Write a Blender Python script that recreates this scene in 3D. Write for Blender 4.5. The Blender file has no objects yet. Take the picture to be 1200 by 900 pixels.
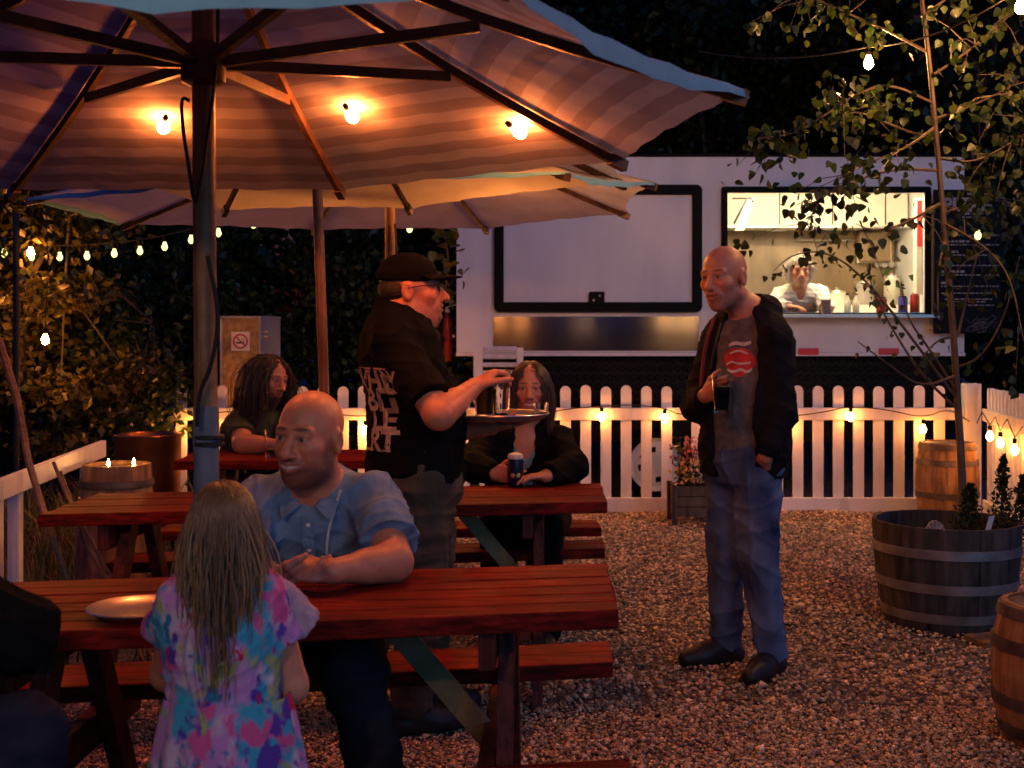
import bpy, bmesh, math, random
import numpy as np
from mathutils import Vector, Matrix
from mathutils.bvhtree import BVHTree

random.seed(7)
RNG = np.random.default_rng(11)
SC = bpy.context.scene
COL = SC.collection
PI = math.pi
F, CH, HY = 1448.0, 1.39, 391.0          # focal length in picture pixels, eye height, horizon row


def P(px, py, D):
    return Vector(((px - 600) / F * D, D, CH - (py - HY) / F * D))


def V(*a):
    return Vector(a)


# ------------------------------------------------------------------ materials
MATS = {}


def new_mat(name):
    m = bpy.data.materials.new(name)
    m.use_nodes = True
    nt = m.node_tree
    b = nt.nodes['Principled BSDF']
    return m, nt, b


def N(nt, t, **kw):
    n = nt.nodes.new(t)
    for k, v in kw.items():
        setattr(n, k, v)
    return n


def mat(name, col, rough=0.6, metal=0.0, var=0.25, scale=8.0, bump=0.0, bscale=60.0, stretch=(1, 1, 1), spec=0.4, col2=None, attr=None,
        sheen=0.0, detail=6.0, contrast=(0.3, 0.7)):
    """Principled surface whose base colour and bump come from noise."""
    if name in MATS:
        return MATS[name]
    m, nt, b = new_mat(name)
    L = nt.links
    tc = N(nt, 'ShaderNodeTexCoord')
    mp = N(nt, 'ShaderNodeMapping')
    mp.inputs['Scale'].default_value = stretch
    L.new(tc.outputs['Object'], mp.inputs['Vector'])
    nz = N(nt, 'ShaderNodeTexNoise')
    nz.inputs['Scale'].default_value = scale
    nz.inputs['Detail'].default_value = detail
    L.new(mp.outputs['Vector'], nz.inputs['Vector'])
    rp = N(nt, 'ShaderNodeValToRGB')
    rp.color_ramp.elements[0].position = contrast[0]
    rp.color_ramp.elements[1].position = contrast[1]
    c2 = col2 or tuple(min(1, c * (1 + var)) for c in col)
    rp.color_ramp.elements[0].color = (*[c * (1 - var) for c in col], 1) if not col2 else (*col, 1)
    rp.color_ramp.elements[1].color = (*c2, 1)
    L.new(nz.outputs['Fac'], rp.inputs['Fac'])
    out = rp.outputs['Color']
    if attr:
        at = N(nt, 'ShaderNodeAttribute', attribute_name=attr)
        mx = N(nt, 'ShaderNodeMix', data_type='RGBA', blend_type='MULTIPLY')
        mx.inputs['Factor'].default_value = 1
        L.new(out, mx.inputs['A'])
        L.new(at.outputs['Color'], mx.inputs['B'])
        out = mx.outputs['Result']
    L.new(out, b.inputs['Base Color'])
    b.inputs['Roughness'].default_value = rough
    b.inputs['Metallic'].default_value = metal
    b.inputs['Specular IOR Level'].default_value = spec
    if sheen:
        b.inputs['Sheen Weight'].default_value = sheen
    if bump:
        n2 = N(nt, 'ShaderNodeTexNoise')
        n2.inputs['Scale'].default_value = bscale
        n2.inputs['Detail'].default_value = 4
        L.new(mp.outputs['Vector'], n2.inputs['Vector'])
        bp = N(nt, 'ShaderNodeBump')
        bp.inputs['Strength'].default_value = bump
        bp.inputs['Distance'].default_value = 0.01
        L.new(n2.outputs['Fac'], bp.inputs['Height'])
        L.new(bp.outputs['Normal'], b.inputs['Normal'])
    MATS[name] = m
    return m


def emit_mat(name, col, strength):
    if name in MATS:
        return MATS[name]
    m, nt, b = new_mat(name)
    b.inputs['Base Color'].default_value = (*col, 1)
    b.inputs['Emission Color'].default_value = (*col, 1)
    b.inputs['Emission Strength'].default_value = strength
    MATS[name] = m
    return m


def glass_mat(name, col=(1, 1, 1), rough=0.02):
    if name in MATS:
        return MATS[name]
    m, nt, b = new_mat(name)
    b.inputs['Base Color'].default_value = (*col, 1)
    b.inputs['Roughness'].default_value = rough
    b.inputs['Transmission Weight'].default_value = 1.0
    b.inputs['IOR'].default_value = 1.3
    MATS[name] = m
    return m


# ------------------------------------------------------------------ meshes
def np_mesh(name, verts, faces, material=None, smooth=False, cols=None, mats=None):
    """verts (N,3), faces (M,3|4) arrays -> mesh datablock"""
    verts = np.asarray(verts, dtype=np.float32)
    faces = np.asarray(faces, dtype=np.int32)
    me = bpy.data.meshes.new(name)
    k = faces.shape[1]
    me.vertices.add(len(verts))
    me.vertices.foreach_set('co', verts.ravel())
    me.loops.add(faces.size)
    me.loops.foreach_set('vertex_index', faces.ravel())
    me.polygons.add(len(faces))
    me.polygons.foreach_set('loop_start', np.arange(0, faces.size, k, dtype=np.int32))
    me.polygons.foreach_set('loop_total', np.full(len(faces), k, dtype=np.int32))
    me.update(calc_edges=True)
    me.validate()
    if smooth:
        me.polygons.foreach_set('use_smooth', np.ones(len(me.polygons), dtype=bool))
    if cols is not None:
        a = me.color_attributes.new('Col', 'FLOAT_COLOR', 'POINT')
        c = np.ones((len(verts), 4), dtype=np.float32)
        c[:, :3] = cols
        a.data.foreach_set('color', c.ravel())
    if material:
        me.materials.append(material)
    return me


class MB:
    """collects boxes, bars, tubes and lathes; build() links them as ONE mesh object"""

    def __init__(s):
        s.v, s.f, s.m = [], [], []

    def add(s, vs, fs, mi=0):
        o = len(s.v)
        s.v += [tuple(v) for v in vs]
        s.f += [tuple(i + o for i in f) for f in fs]
        s.m += [mi] * len(fs)
        return s

    def box(s, lo, hi, mi=0):
        (a, b, c), (d, e, f) = lo, hi
        vs = [(a, b, c), (d, b, c), (d, e, c), (a, e, c), (a, b, f), (d, b, f), (d, e, f), (a, e, f)]
        return s.add(vs, [(0, 3, 2, 1), (4, 5, 6, 7), (0, 1, 5, 4), (1, 2, 6, 5), (2, 3, 7, 6), (3, 0, 4, 7)], mi)

    def para(s, o, a, b, c, mi=0):
        """box spanned by three vectors"""
        o, a, b, c = map(Vector, (o, a, b, c))
        vs = [o, o + a, o + a + b, o + b, o + c, o + a + c, o + a + b + c, o + b + c]
        fs = [(0, 3, 2, 1), (4, 5, 6, 7), (0, 1, 5, 4), (1, 2, 6, 5), (2, 3, 7, 6), (3, 0, 4, 7)]
        if a.cross(b).dot(c) < 0:
            fs = [tuple(reversed(f)) for f in fs]
        return s.add(vs, fs, mi)

    def bar(s, p0, p1, w, h, up=(0, 0, 1), mi=0):
        p0, p1 = Vector(p0), Vector(p1)
        d = (p1 - p0).normalized()
        x = d.cross(Vector(up)).normalized()
        y = x.cross(d)
        return s.para(p0 - x * w / 2 - y * h / 2, p1 - p0, x * w, y * h, mi)

    def tube(s, pts, r, n=8, mi=0, cap=True):
        pts = [Vector(p) for p in pts]
        if not hasattr(r, '__len__'):
            r = [r] * len(pts)
        vs, fs = [], []
        ref = None
        for i, p in enumerate(pts):
            d = (pts[min(i + 1, len(pts) - 1)] - pts[max(i - 1, 0)])
            d = d.normalized() if d.length > 1e-9 else Vector((0, 0, 1))
            if ref is None:
                ref = d.orthogonal().normalized()
            x = (ref - d * ref.dot(d))
            x = x.normalized() if x.length > 1e-6 else d.orthogonal().normalized()
            ref = x
            y = d.cross(x)
            for k in range(n):
                t = 2 * PI * k / n
                vs.append(p + (x * math.cos(t) + y * math.sin(t)) * r[i])
        for i in range(len(pts) - 1):
            for k in range(n):
                a, b = i * n + k, i * n + (k + 1) % n
                fs.append((a, b, b + n, a + n))
        if cap:
            fs.append(tuple(reversed(range(n))))
            fs.append(tuple(range((len(pts) - 1) * n, len(pts) * n)))
        return s.add(vs, fs, mi)

    def lathe(s, c, prof, n=24, mi=0, axis=None, ell=(1, 1)):
        """prof: list of (r, z); c: base centre"""
        c = Vector(c)
        vs, fs = [], []
        R = Matrix.Identity(3) if axis is None else Vector((0, 0, 1)).rotation_difference(Vector(axis)).to_matrix()
        for r, z in prof:
            for k in range(n):
                t = 2 * PI * k / n
                vs.append(c + R @ Vector((r * math.cos(t) * ell[0], r * math.sin(t) * ell[1], z)))
        for i in range(len(prof) - 1):
            for k in range(n):
                a, b = i * n + k, i * n + (k + 1) % n
                fs.append((a, b, b + n, a + n))
        if prof[0][0] > 1e-4:
            fs.append(tuple(reversed(range(n))))
        if prof[-1][0] > 1e-4:
            fs.append(tuple(range((len(prof) - 1) * n, len(prof) * n)))
        return s.add(vs, fs, mi)

    def ball(s, c, r, n=12, mi=0):
        rr = r if hasattr(r, '__len__') else (r, r, r)
        c = Vector(c)
        vs, fs = [], []
        m = n // 2
        for i in range(m + 1):
            ph = PI * i / m
            for k in range(n):
                t = 2 * PI * k / n
                vs.append((c.x + rr[0] * math.sin(ph) * math.cos(t), c.y + rr[1] * math.sin(ph) * math.sin(t), c.z - rr[2] * math.cos(ph)))
        for i in range(m):
            for k in range(n):
                a, b = i * n + k, i * n + (k + 1) % n
                fs.append((a, b, b + n, a + n))
        return s.add(vs, fs, mi)

    def poly(s, pts, depth, mi=0):
        """extrude a planar outline by vector depth"""
        pts = [Vector(p) for p in pts]
        d = Vector(depth)
        n = len(pts)
        vs = pts + [p + d for p in pts]
        fs = [tuple(range(n)), tuple(reversed(range(n, 2 * n)))]
        fs += [(i, i + n, (i + 1) % n + n, (i + 1) % n) for i in range(n)]
        return s.add(vs, fs, mi)

    def build(s, name, material, parent=None, bevel=0.0, smooth=False, fix=True):
        me = bpy.data.meshes.new(name)
        me.from_pydata(s.v, [], s.f)
        ms = material if isinstance(material, (list, tuple)) else [material]
        for m in ms:
            me.materials.append(m)
        me.polygons.foreach_set('material_index', np.array(s.m, dtype=np.int32))
        if fix:
            bm = bmesh.new()
            bm.from_mesh(me)
            bmesh.ops.remove_doubles(bm, verts=bm.verts, dist=1e-6)
            bmesh.ops.recalc_face_normals(bm, faces=bm.faces)
            bm.to_mesh(me)
            bm.free()
        if smooth:
            me.polygons.foreach_set('use_smooth', np.ones(len(me.polygons), dtype=bool))
            if smooth != 'all':
                me.set_sharp_from_angle(angle=math.radians(40))
        return link(name, me, parent, bevel)


def link(name, me, parent=None, bevel=0.0):
    o = bpy.data.objects.new(name, me)
    COL.objects.link(o)
    if parent is not None:
        o.parent = parent
        top = parent
        loc = Vector((0, 0, 0))
        while top is not None:
            loc = loc + (top.location if top.type == 'EMPTY' else Vector((0, 0, 0)))
            top = top.parent
        # vertices are written in world space; the Empty stands at the thing's base
        if parent.type == 'EMPTY':
            o.matrix_parent_inverse = Matrix.Translation(-parent.location)
    if bevel:
        b = o.modifiers.new('bevel', 'BEVEL')
        b.width = bevel
        b.segments = 2
        b.limit_method = 'ANGLE'
        b.angle_limit = math.radians(35)
    return o


def tag(o, label, cat, group=None, kind=None):
    if label:
        o['label'] = label
    if cat:
        o['category'] = cat
    if group:
        o['group'] = group
    if kind:
        o['kind'] = kind
    return o


def thing(name, loc, label, cat, group=None):
    o = bpy.data.objects.new(name, None)
    COL.objects.link(o)
    o.location = loc
    o.empty_display_size = 0.1
    return tag(o, label, cat, group)


def dup(root, loc, rotz=0.0, label=None, scale=None):
    r = root.copy()
    COL.objects.link(r)
    r.location = loc
    r.rotation_euler = (0, 0, rotz)
    if scale:
        r.scale = scale if hasattr(scale, '__len__') else (scale,) * 3
    if label:
        r['label'] = label
    for ch in list(root.children):
        c = ch.copy()
        COL.objects.link(c)
        pi_ = ch.matrix_parent_inverse.copy()
        c.parent = r
        c.matrix_parent_inverse = pi_
        for g in list(ch.children):
            d = g.copy()
            COL.objects.link(d)
            d.parent = c
    return r


def chaikin(pts, n=2):
    pts = [Vector(p) for p in pts]
    for _ in range(n):
        q = [pts[0]]
        for a, b in zip(pts, pts[1:]):
            q += [a.lerp(b, .25), a.lerp(b, .75)]
        q.append(pts[-1])
        pts = q
    return pts


def sag(a, b, s, n=8):
    a, b = Vector(a), Vector(b)
    return [a.lerp(b, i / n) - Vector((0, 0, s * 4 * (i / n) * (1 - i / n))) for i in range(n + 1)]


# ------------------------------------------------------------------ camera, sky
cam_d = bpy.data.cameras.new('camera')
cam = bpy.data.objects.new('camera', cam_d)
COL.objects.link(cam)
cam.location = (0, 0, CH)
cam.rotation_euler = (math.radians(90), 0, 0)
cam_d.sensor_width = 36
cam_d.lens = 36 * F / 1200
cam_d.shift_y = -(450 - HY) / 1200
cam_d.clip_end = 500
cam_d.clip_start = 0.05
cam_d.dof.use_dof = True
cam_d.dof.focus_distance = 4.7
cam_d.dof.aperture_fstop = 5.6
SC.camera = cam

w = bpy.data.worlds.new('World')
SC.world = w
w.use_nodes = True
nt = w.node_tree
bg = nt.nodes['Background']
sky = N(nt, 'ShaderNodeTexSky', sky_type='NISHITA')
sky.sun_disc = False
sky.sun_elevation = math.radians(-1.5)
sky.sun_rotation = math.radians(115)
sky.ozone_density = 6.0
sky.dust_density = 0.5
nt.links.new(sky.outputs['Color'], bg.inputs['Color'])
bg.inputs['Strength'].default_value = 0.13
sun_d = bpy.data.lights.new('last_daylight', 'SUN')
sun_d.energy = 0.034
sun_d.angle = math.radians(25)
sun_d.color = (0.10, 0.58, 1.0)
sun = bpy.data.objects.new('last_daylight', sun_d)
COL.objects.link(sun)
sun.rotation_euler = (math.radians(79), 0, math.radians(25))
SC.view_settings.view_transform = 'Standard'
SC.view_settings.look = 'None'
SC.view_settings.exposure = 3.0
SC.view_settings.gamma = 1.0
SC.cycles.use_denoising = True
SC.cycles.max_bounces = 6
SC.cycles.diffuse_bounces = 3
SC.cycles.glossy_bounces = 3
SC.cycles.transmission_bounces = 5
SC.cycles.transparent_max_bounces = 6
SC.cycles.caustics_reflective = False
SC.cycles.caustics_refractive = False
SC.cycles.sample_clamp_indirect = 4.0
SC.cycles.use_light_tree = True

# ------------------------------------------------------------------ shared materials
def plank_mat(name, c1, c2, rough=0.45, grain=(1.5, 30, 30), bump=.25, spec=.4, coat=0.0):
    if name in MATS:
        return MATS[name]
    m = mat(name, c1, rough=rough, col2=c2, scale=2.2, stretch=grain, bump=bump, bscale=9, spec=spec, contrast=(.36, .64), detail=10)
    if coat:
        m.node_tree.nodes['Principled BSDF'].inputs['Coat Weight'].default_value = coat
    nt = m.node_tree                       # worn, dirtier patches over the grain
    b = nt.nodes['Principled BSDF']
    src = b.inputs['Base Color'].links[0].from_socket
    tc = nt.nodes.new('ShaderNodeTexCoord')
    nz = nt.nodes.new('ShaderNodeTexNoise')
    nz.inputs['Scale'].default_value = 4.5
    nz.inputs['Detail'].default_value = 7
    nz.inputs['Roughness'].default_value = .65
    nt.links.new(tc.outputs['Object'], nz.inputs['Vector'])
    r = nt.nodes.new('ShaderNodeValToRGB')
    r.color_ramp.elements[0].position = .36
    r.color_ramp.elements[0].color = (.42, .40, .40, 1)
    r.color_ramp.elements[1].position = .58
    r.color_ramp.elements[1].color = (1, 1, 1, 1)
    nt.links.new(nz.outputs['Fac'], r.inputs['Fac'])
    mx = nt.nodes.new('ShaderNodeMix')
    mx.data_type = 'RGBA'
    mx.blend_type = 'MULTIPLY'
    mx.inputs['Factor'].default_value = .8
    nt.links.new(src, mx.inputs['A'])
    nt.links.new(r.outputs['Color'], mx.inputs['B'])
    nt.links.new(mx.outputs['Result'], b.inputs['Base Color'])
    return m


WARM = (1.0, 0.31, 0.05)
M_red = plank_mat('red_stained_wood', (.080, .0050, .003), (.27, .017, .009), rough=.55, spec=.07)
M_redleg = plank_mat('red_stained_leg_wood', (.06, .012, .008), (.15, .030, .018), rough=.6, spec=.2, grain=(25, 25, 1.5))
M_brace = plank_mat('pale_brace_wood', (.17, .11, .045), (.30, .20, .085), rough=.6, grain=(4, 4, 4))
M_polewood = plank_mat('varnished_pole_wood', (.17, .085, .035), (.34, .18, .075), rough=.4, grain=(40, 40, 1.5))
M_ribwood = plank_mat('dark_rib_wood', (.06, .032, .016), (.14, .07, .035), rough=.5, grain=(6, 6, 6))
M_barrel = plank_mat('barrel_oak', (.18, .085, .032), (.42, .23, .095), rough=.55, grain=(10, 10, 1.2))
M_oldoak = plank_mat('weathered_barrel_oak', (.032, .026, .020), (.11, .085, .065), rough=.75, grain=(11, 11, 1.2))
M_hoop = mat('galvanised_hoop', (.34, .33, .32), rough=.45, metal=.8, var=.35, scale=9, bump=.1)
M_hoopdark = mat('rusty_hoop', (.13, .10, .085), rough=.55, metal=.6, var=.4, scale=12, bump=.15)
M_white = mat('white_painted_timber', (.62, .59, .55), rough=.55, col2=(.78, .76, .73), scale=9, bump=.25, bscale=30, stretch=(1, 1, .3), contrast=(.3, .5))
M_truckw = mat('white_truck_panel', (.60, .61, .65), rough=.36, col2=(.72, .73, .76), scale=1.6, bump=.03, bscale=7, stretch=(2.2, 2.2, .5), contrast=(.25, .6))
M_black = mat('black_rubber_trim', (.0035, .0035, .004), rough=.6, var=.3, scale=20, spec=.12)
M_blackmetal = mat('black_painted_metal', (.015, .014, .014), rough=.45, var=.3, scale=20)
M_cord = mat('black_cable', (.012, .011, .010), rough=.6, var=.2)
M_glassy = glass_mat('clear_glass')
M_bulb = emit_mat('lit_warm_bulb', WARM, 13)
M_bulb_u = emit_mat('lit_warm_bulb_under_canvas', (1.0, .22, .045), 85)
M_bulb_f = emit_mat('lit_warm_bulb_far_canvas', (1.0, .31, .07), 110)
M_bulb_h = emit_mat('lit_hanging_bulb', (1.0, .44, .13), 240)
M_bulb_l = emit_mat('lit_warm_bulb_left', WARM, 38)
M_bulb_fill = emit_mat('unseen_fill_bulb', (1.0, .48, .18), 75)
M_bulb_fill2 = emit_mat('unseen_fill_bulb_bright', (1.0, .56, .28), 150)
M_bulb_o = emit_mat('lit_orange_bulb', (1.0, .30, .05), 95)
M_led = emit_mat('lit_pale_bulb', (.85, .95, .28), .32)
# ================================================================== ground
def ground_height(x, y):
    return 0.012 * math.sin(x * 2.1 + .4) * math.sin(y * 1.7) + 0.006 * math.sin(x * 5.3 + y * 4.1)


g = MB()
nx, ny = 60, 60
for j in range(ny + 1):
    for i in range(nx + 1):
        x, y = -6 + 12 * i / nx, .4 + 11.6 * j / ny
        g.v.append((x, y, ground_height(x, y) - .012))
for j in range(ny):
    for i in range(nx):
        a = j * (nx + 1) + i
        g.f.append((a, a + 1, a + nx + 2, a + nx + 1))
        g.m.append(0)
# outer skirt reaching the horizon
for (x0, y0, x1, y1) in [(-200, -60, 200, .4), (-200, 12, 200, 400), (-200, .4, -6, 12), (6, .4, 200, 12)]:
    g.add([(x0, y0, -.016), (x1, y0, -.016), (x1, y1, -.016), (x0, y1, -.016)], [(0, 1, 2, 3)])
mg, nt, b = new_mat('gravel_ground')
tc = N(nt, 'ShaderNodeTexCoord')
vo = N(nt, 'ShaderNodeTexVoronoi')
vo.inputs['Scale'].default_value = 45
nt.links.new(tc.outputs['Object'], vo.inputs['Vector'])
rp = N(nt, 'ShaderNodeValToRGB')
rp.color_ramp.elements[0].color = (.06, .045, .035, 1)
rp.color_ramp.elements[1].color = (.24, .19, .15, 1)
sp = N(nt, 'ShaderNodeSeparateColor')
nt.links.new(vo.outputs['Color'], sp.inputs['Color'])
nt.links.new(sp.outputs['Red'], rp.inputs['Fac'])
nt.links.new(rp.outputs['Color'], b.inputs['Base Color'])
bp = N(nt, 'ShaderNodeBump')
bp.inputs['Strength'].default_value = .9
bp.inputs['Distance'].default_value = .015
bp.invert = True
nt.links.new(vo.outputs['Distance'], bp.inputs['Height'])
nt.links.new(bp.outputs['Normal'], b.inputs['Normal'])
b.inputs['Roughness'].default_value = .8
tag(g.build('ground', mg, fix=False, smooth=True), None, None, kind='structure')


def pebbles(n, ymin, ymax, r0, r1, xr):
    y = np.sqrt(RNG.uniform(ymin ** 2, ymax ** 2, n))
    x = RNG.uniform(-1, 1, n) * xr * y
    s = RNG.uniform(r0, r1, n) * (1 + (RNG.random(n) < .06) * .8)
    z = 0.012 * np.sin(x * 2.1 + .4) * np.sin(y * 1.7) + 0.006 * np.sin(x * 5.3 + y * 4.1) + RNG.uniform(-.004, .008, n)
    base = np.array([(1, 0, 0), (-1, 0, 0), (0, 1, 0), (0, -1, 0), (0, 0, 1), (0, 0, -1), (.6, .6, .55), (-.6, .6, -.5)], dtype=np.float32)
    base = base[:6]
    fc = np.array([(0, 2, 4), (2, 1, 4), (1, 3, 4), (3, 0, 4), (2, 0, 5), (1, 2, 5), (3, 1, 5), (0, 3, 5)])
    jit = RNG.uniform(.65, 1.25, (n, 6, 1))
    vs = base[None] * jit * s[:, None, None]
    vs = vs + RNG.uniform(-.25, .25, (n, 6, 3)) * s[:, None, None]
    # random rotation
    q = RNG.normal(size=(n, 4))
    q /= np.linalg.norm(q, axis=1, keepdims=True)
    a, bb, c, d = q.T
    R = np.stack([np.stack([1 - 2 * (c * c + d * d), 2 * (bb * c - a * d), 2 * (bb * d + a * c)], -1),
                  np.stack([2 * (bb * c + a * d), 1 - 2 * (bb * bb + d * d), 2 * (c * d - a * bb)], -1),
                  np.stack([2 * (bb * d - a * c), 2 * (c * d + a * bb), 1 - 2 * (bb * bb + c * c)], -1)], 1)
    vs = np.einsum('nij,nkj->nki', R, vs)
    vs[:, :, 2] *= .72
    vs += np.stack([x, y, z], -1)[:, None, :]
    fs = fc[None] + (np.arange(n) * 6)[:, None, None]
    tone = RNG.uniform(.30, 1.3, n) ** 1.2
    hue = RNG.uniform(0, 1, n)
    c = np.stack([tone, tone * (.86 + .12 * hue), tone * (.72 + .26 * hue)], -1)
    c[RNG.random(n) < .07] *= 1.7
    return vs.reshape(-1, 3), fs.reshape(-1, 3), np.repeat(c, 6, axis=0)


M_peb = mat('gravel_stone', (.62, .45, .28), rough=.6, var=.15, scale=30, attr='Col', spec=.45)
A = pebbles(64000, 2.3, 4.6, .0042, .0105, .47)
B_ = pebbles(72000, 4.6, 9.8, .006, .0138, .46)
vs = np.concatenate([A[0], B_[0]])
fs = np.concatenate([A[1], B_[1] + len(A[0])])
cs = np.concatenate([A[2], B_[2]])
# the grass verge on the left keeps the loose stones away
ce = vs.reshape(-1, 6, 3).mean(1)
keep = ~((ce[:, 0] < -1.55) & (ce[:, 1] > 5.0))
fs = fs.reshape(-1, 8, 3)[keep].reshape(-1, 3)
o = bpy.data.objects.new('loose_gravel', np_mesh('loose_gravel', vs, fs, M_peb, cols=cs))
COL.objects.link(o)
tag(o, 'loose crushed stone gravel covering the yard', 'gravel', kind='stuff')


# grass tufts on the left verge
def grass(name, n, xr, yr, h0, h1, keepf=None):
    x = RNG.uniform(*xr, n)
    y = RNG.uniform(*yr, n)
    if keepf is not None:
        k = keepf(x, y)
        x, y = x[k], y[k]
        n = len(x)
    th = RNG.uniform(0, 2 * PI, n)
    h = RNG.uniform(h0, h1, n)
    wd = RNG.uniform(.003, .007, n)
    lean = RNG.uniform(.15, .85, n) * h
    dx, dy = np.cos(th), np.sin(th)
    px, py = -dy * wd, dx * wd
    V0 = np.stack([x - px, y - py, 0 * h], -1)
    V1 = np.stack([x + px, y + py, 0 * h], -1)
    mx, my = x + dx * lean * .35, y + dy * lean * .35
    V2 = np.stack([mx + px * .8, my + py * .8, h * .62], -1)
    V3 = np.stack([mx - px * .8, my - py * .8, h * .62], -1)
    tx, ty = x + dx * lean, y + dy * lean
    V4 = np.stack([tx + px * .1, ty + py * .1, h * .95], -1)
    V5 = np.stack([tx - px * .1, ty - py * .1, h * .95], -1)
    vs = np.stack([V0, V1, V2, V3, V4, V5], 1).reshape(-1, 3)
    i = np.arange(n) * 6
    fs = np.concatenate([np.stack([i, i + 1, i + 2, i + 3], -1), np.stack([i + 3, i + 2, i + 4, i + 5], -1)])
    t = RNG.uniform(.5, 1.3, n)
    dry = (RNG.random(n) < .3)
    c = np.stack([t * np.where(dry, 1.9, .8), t, t * np.where(dry, .8, .5)], -1)
    o = bpy.data.objects.new(name, np_mesh(name, vs, fs, M_grass, cols=np.repeat(c, 6, axis=0)))
    COL.objects.link(o)
    return o


M_grass = mat('grass_blade', (.15, .14, .045), rough=.6, var=.3, scale=4, attr='Col')
o = grass('grass', 9000, (-5, -1.15), (4.7, 9.3), .10, .42,
          lambda x, y: (x < -1.5 - .25 * np.sin(y * 3)) & (RNG.random(len(x)) < .35 + .65 * np.sin(x * 3 + y * 2.2) ** 2))
tag(o, 'long unmown grass along the left fence', 'grass', kind='stuff')

# ================================================================== food truck
DT = 10.4
ST = F / DT


def T(px, py, d=0.0):          # point on (or d behind) the truck's serving side
    return V((px - 600) / ST, DT + d, CH - (py - HY) / ST)


tx0, tz1 = T(535, 184).x, T(535, 184).z
tx1, tz0 = T(1130, 415).x, T(535, 413).z
wx0, wz1 = T(851, 226).x, T(851, 226).z
wx1, wz0 = T(1084, 368).x, T(1084, 368).z
truck = thing('food_truck', (1.7, DT + 1.1, 0), 'white food truck with a lit serving window behind the picket fence', 'food truck')
dep = 2.2
m = MB()
# serving side round the window opening
m.box((tx0, DT, tz0), (wx0, DT + .05, tz1))
m.box((wx1, DT, tz0), (tx1, DT + .05, tz1))
m.box((wx0, DT, wz1), (wx1, DT + .05, tz1))
m.box((wx0, DT, tz0), (wx1, DT + .05, wz0))
m.box((tx0, DT + .05, tz0), (tx0 + .05, DT + dep, tz1))
m.box((tx1 - .05, DT + .05, tz0), (tx1, DT + dep, tz1))
m.box((tx0 + .05, DT + dep - .05, tz0), (tx1 - .05, DT + dep, tz1))
m.box((tx0 + .05, DT + .05, tz0), (tx1 - .05, DT + dep - .05, tz0 + .05))
m.build('body', M_truckw, truck)
MB().box((tx0 - .02, DT - .02, tz1 + .002), (tx1 + .02, DT + dep + .02, tz1 + .03)).build('roof', M_black, truck, bevel=.01)
MB().box((tx0 - .004, DT - .012, tz0 - .03), (tx1 + .004, DT + .03, tz0 - .002)).build('bottom_rail', M_truckw, truck)


def ring(x0, z0, x1, z1, wd, r, n=6):
    """rounded frame outline: outer and inner loops (x,z)"""
    def loop(x0, z0, x1, z1, r):
        out = []
        for cx, cz, a0 in ((x1 - r, z1 - r, 0), (x0 + r, z1 - r, 90), (x0 + r, z0 + r, 180), (x1 - r, z0 + r, 270)):
            for i in range(n + 1):
                a = math.radians(a0 + 90 * i / n)
                out.append((cx + r * math.cos(a), cz + r * math.sin(a)))
        return out
    return loop(x0, z0, x1, z1, r), loop(x0 + wd[0], z0 + wd[1], x1 - wd[0], z1 - wd[2], max(.004, r - wd[0]))


def frame_mesh(x0, z0, x1, z1, wd, r, y0, y1):
    o_, i_ = ring(x0, z0, x1, z1, wd, r)
    n = len(o_)
    m = MB()
    vs = [(x, y, z) for y in (y0, y1) for L_ in (o_, i_) for x, z in L_]
    fs = []
    for k in range(n):
        j = (k + 1) % n
        fs += [(k, j, n + j, n + k), (2 * n + k, 3 * n + k, 3 * n + j, 2 * n + j), (k, 2 * n + k, 2 * n + j, j), (n + k, n + j, 3 * n + j, 3 * n + k)]
    m.add(vs, fs)
    return m


# closed hatch on the left with black rubber frame
a, b_ = T(579, 366), T(822, 217)
hatch = MB().box((a.x + .02, DT - .022, a.z + .02), (b_.x - .02, DT - .003, b_.z - .02)).build('hatch_panel', M_truckw, truck)
frame_mesh(a.x, a.z, b_.x, b_.z, (.082, .085, .085), .05, DT - .045, DT - .004).build('hatch_frame', M_black, hatch)
l0, l1 = T(690, 358), T(708, 342)
lt = MB().box((l0.x, DT - .07, l0.z), (l1.x, DT - .047, l1.z)).build('hatch_latch', M_black, hatch, bevel=.008)
for q in (T(695, 352), T(702, 347)):
    lm = MB().lathe((q.x, DT - .071, q.z), [(.011, 0), (.009, .006), (0.0, .007)], 10, axis=(0, -1, 0))
    lm.build('rivet', M_hoop, lt)
# brushed steel splash panel, slightly bowed
a, b_ = T(578, 411), T(819, 371)
m = MB()
n = 14
prof = [(math.sin(PI * i / n) * .006 + .004, a.z + (b_.z - a.z) * i / n) for i in range(n + 1)]
vs = [(x, DT - .002 - d, z) for x in (a.x, b_.x) for d, z in prof] + [(x, DT - .001, z) for x in (a.x, b_.x) for d, z in prof]
k = n + 1
fs = [(i, i + 1, k + i + 1, k + i) for i in range(n)]
fs += [(i, 2 * k + i, 2 * k + i + 1, i + 1) for i in range(n)] + [(k + i, k + i + 1, 3 * k + i + 1, 3 * k + i) for i in range(n)]
m.add(vs, fs)
M_steel = mat('brushed_steel', (.24, .24, .25), rough=.35, metal=1.0, var=.12, scale=3)
ms, ns, bs = new_mat('brushed_steel_sheet')
bs.inputs['Base Color'].default_value = (.125, .13, .14, 1)
bs.inputs['Metallic'].default_value = 1
rn = N(ns, 'ShaderNodeTexNoise')
rn.inputs['Scale'].default_value = 3
rr_ = N(ns, 'ShaderNodeMapRange')
rr_.inputs['To Min'].default_value = .17
rr_.inputs['To Max'].default_value = .24
ns.links.new(rn.outputs['Fac'], rr_.inputs['Value'])
ns.links.new(rr_.outputs['Result'], bs.inputs['Roughness'])
bs.inputs['Anisotropic'].default_value = .985
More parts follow.
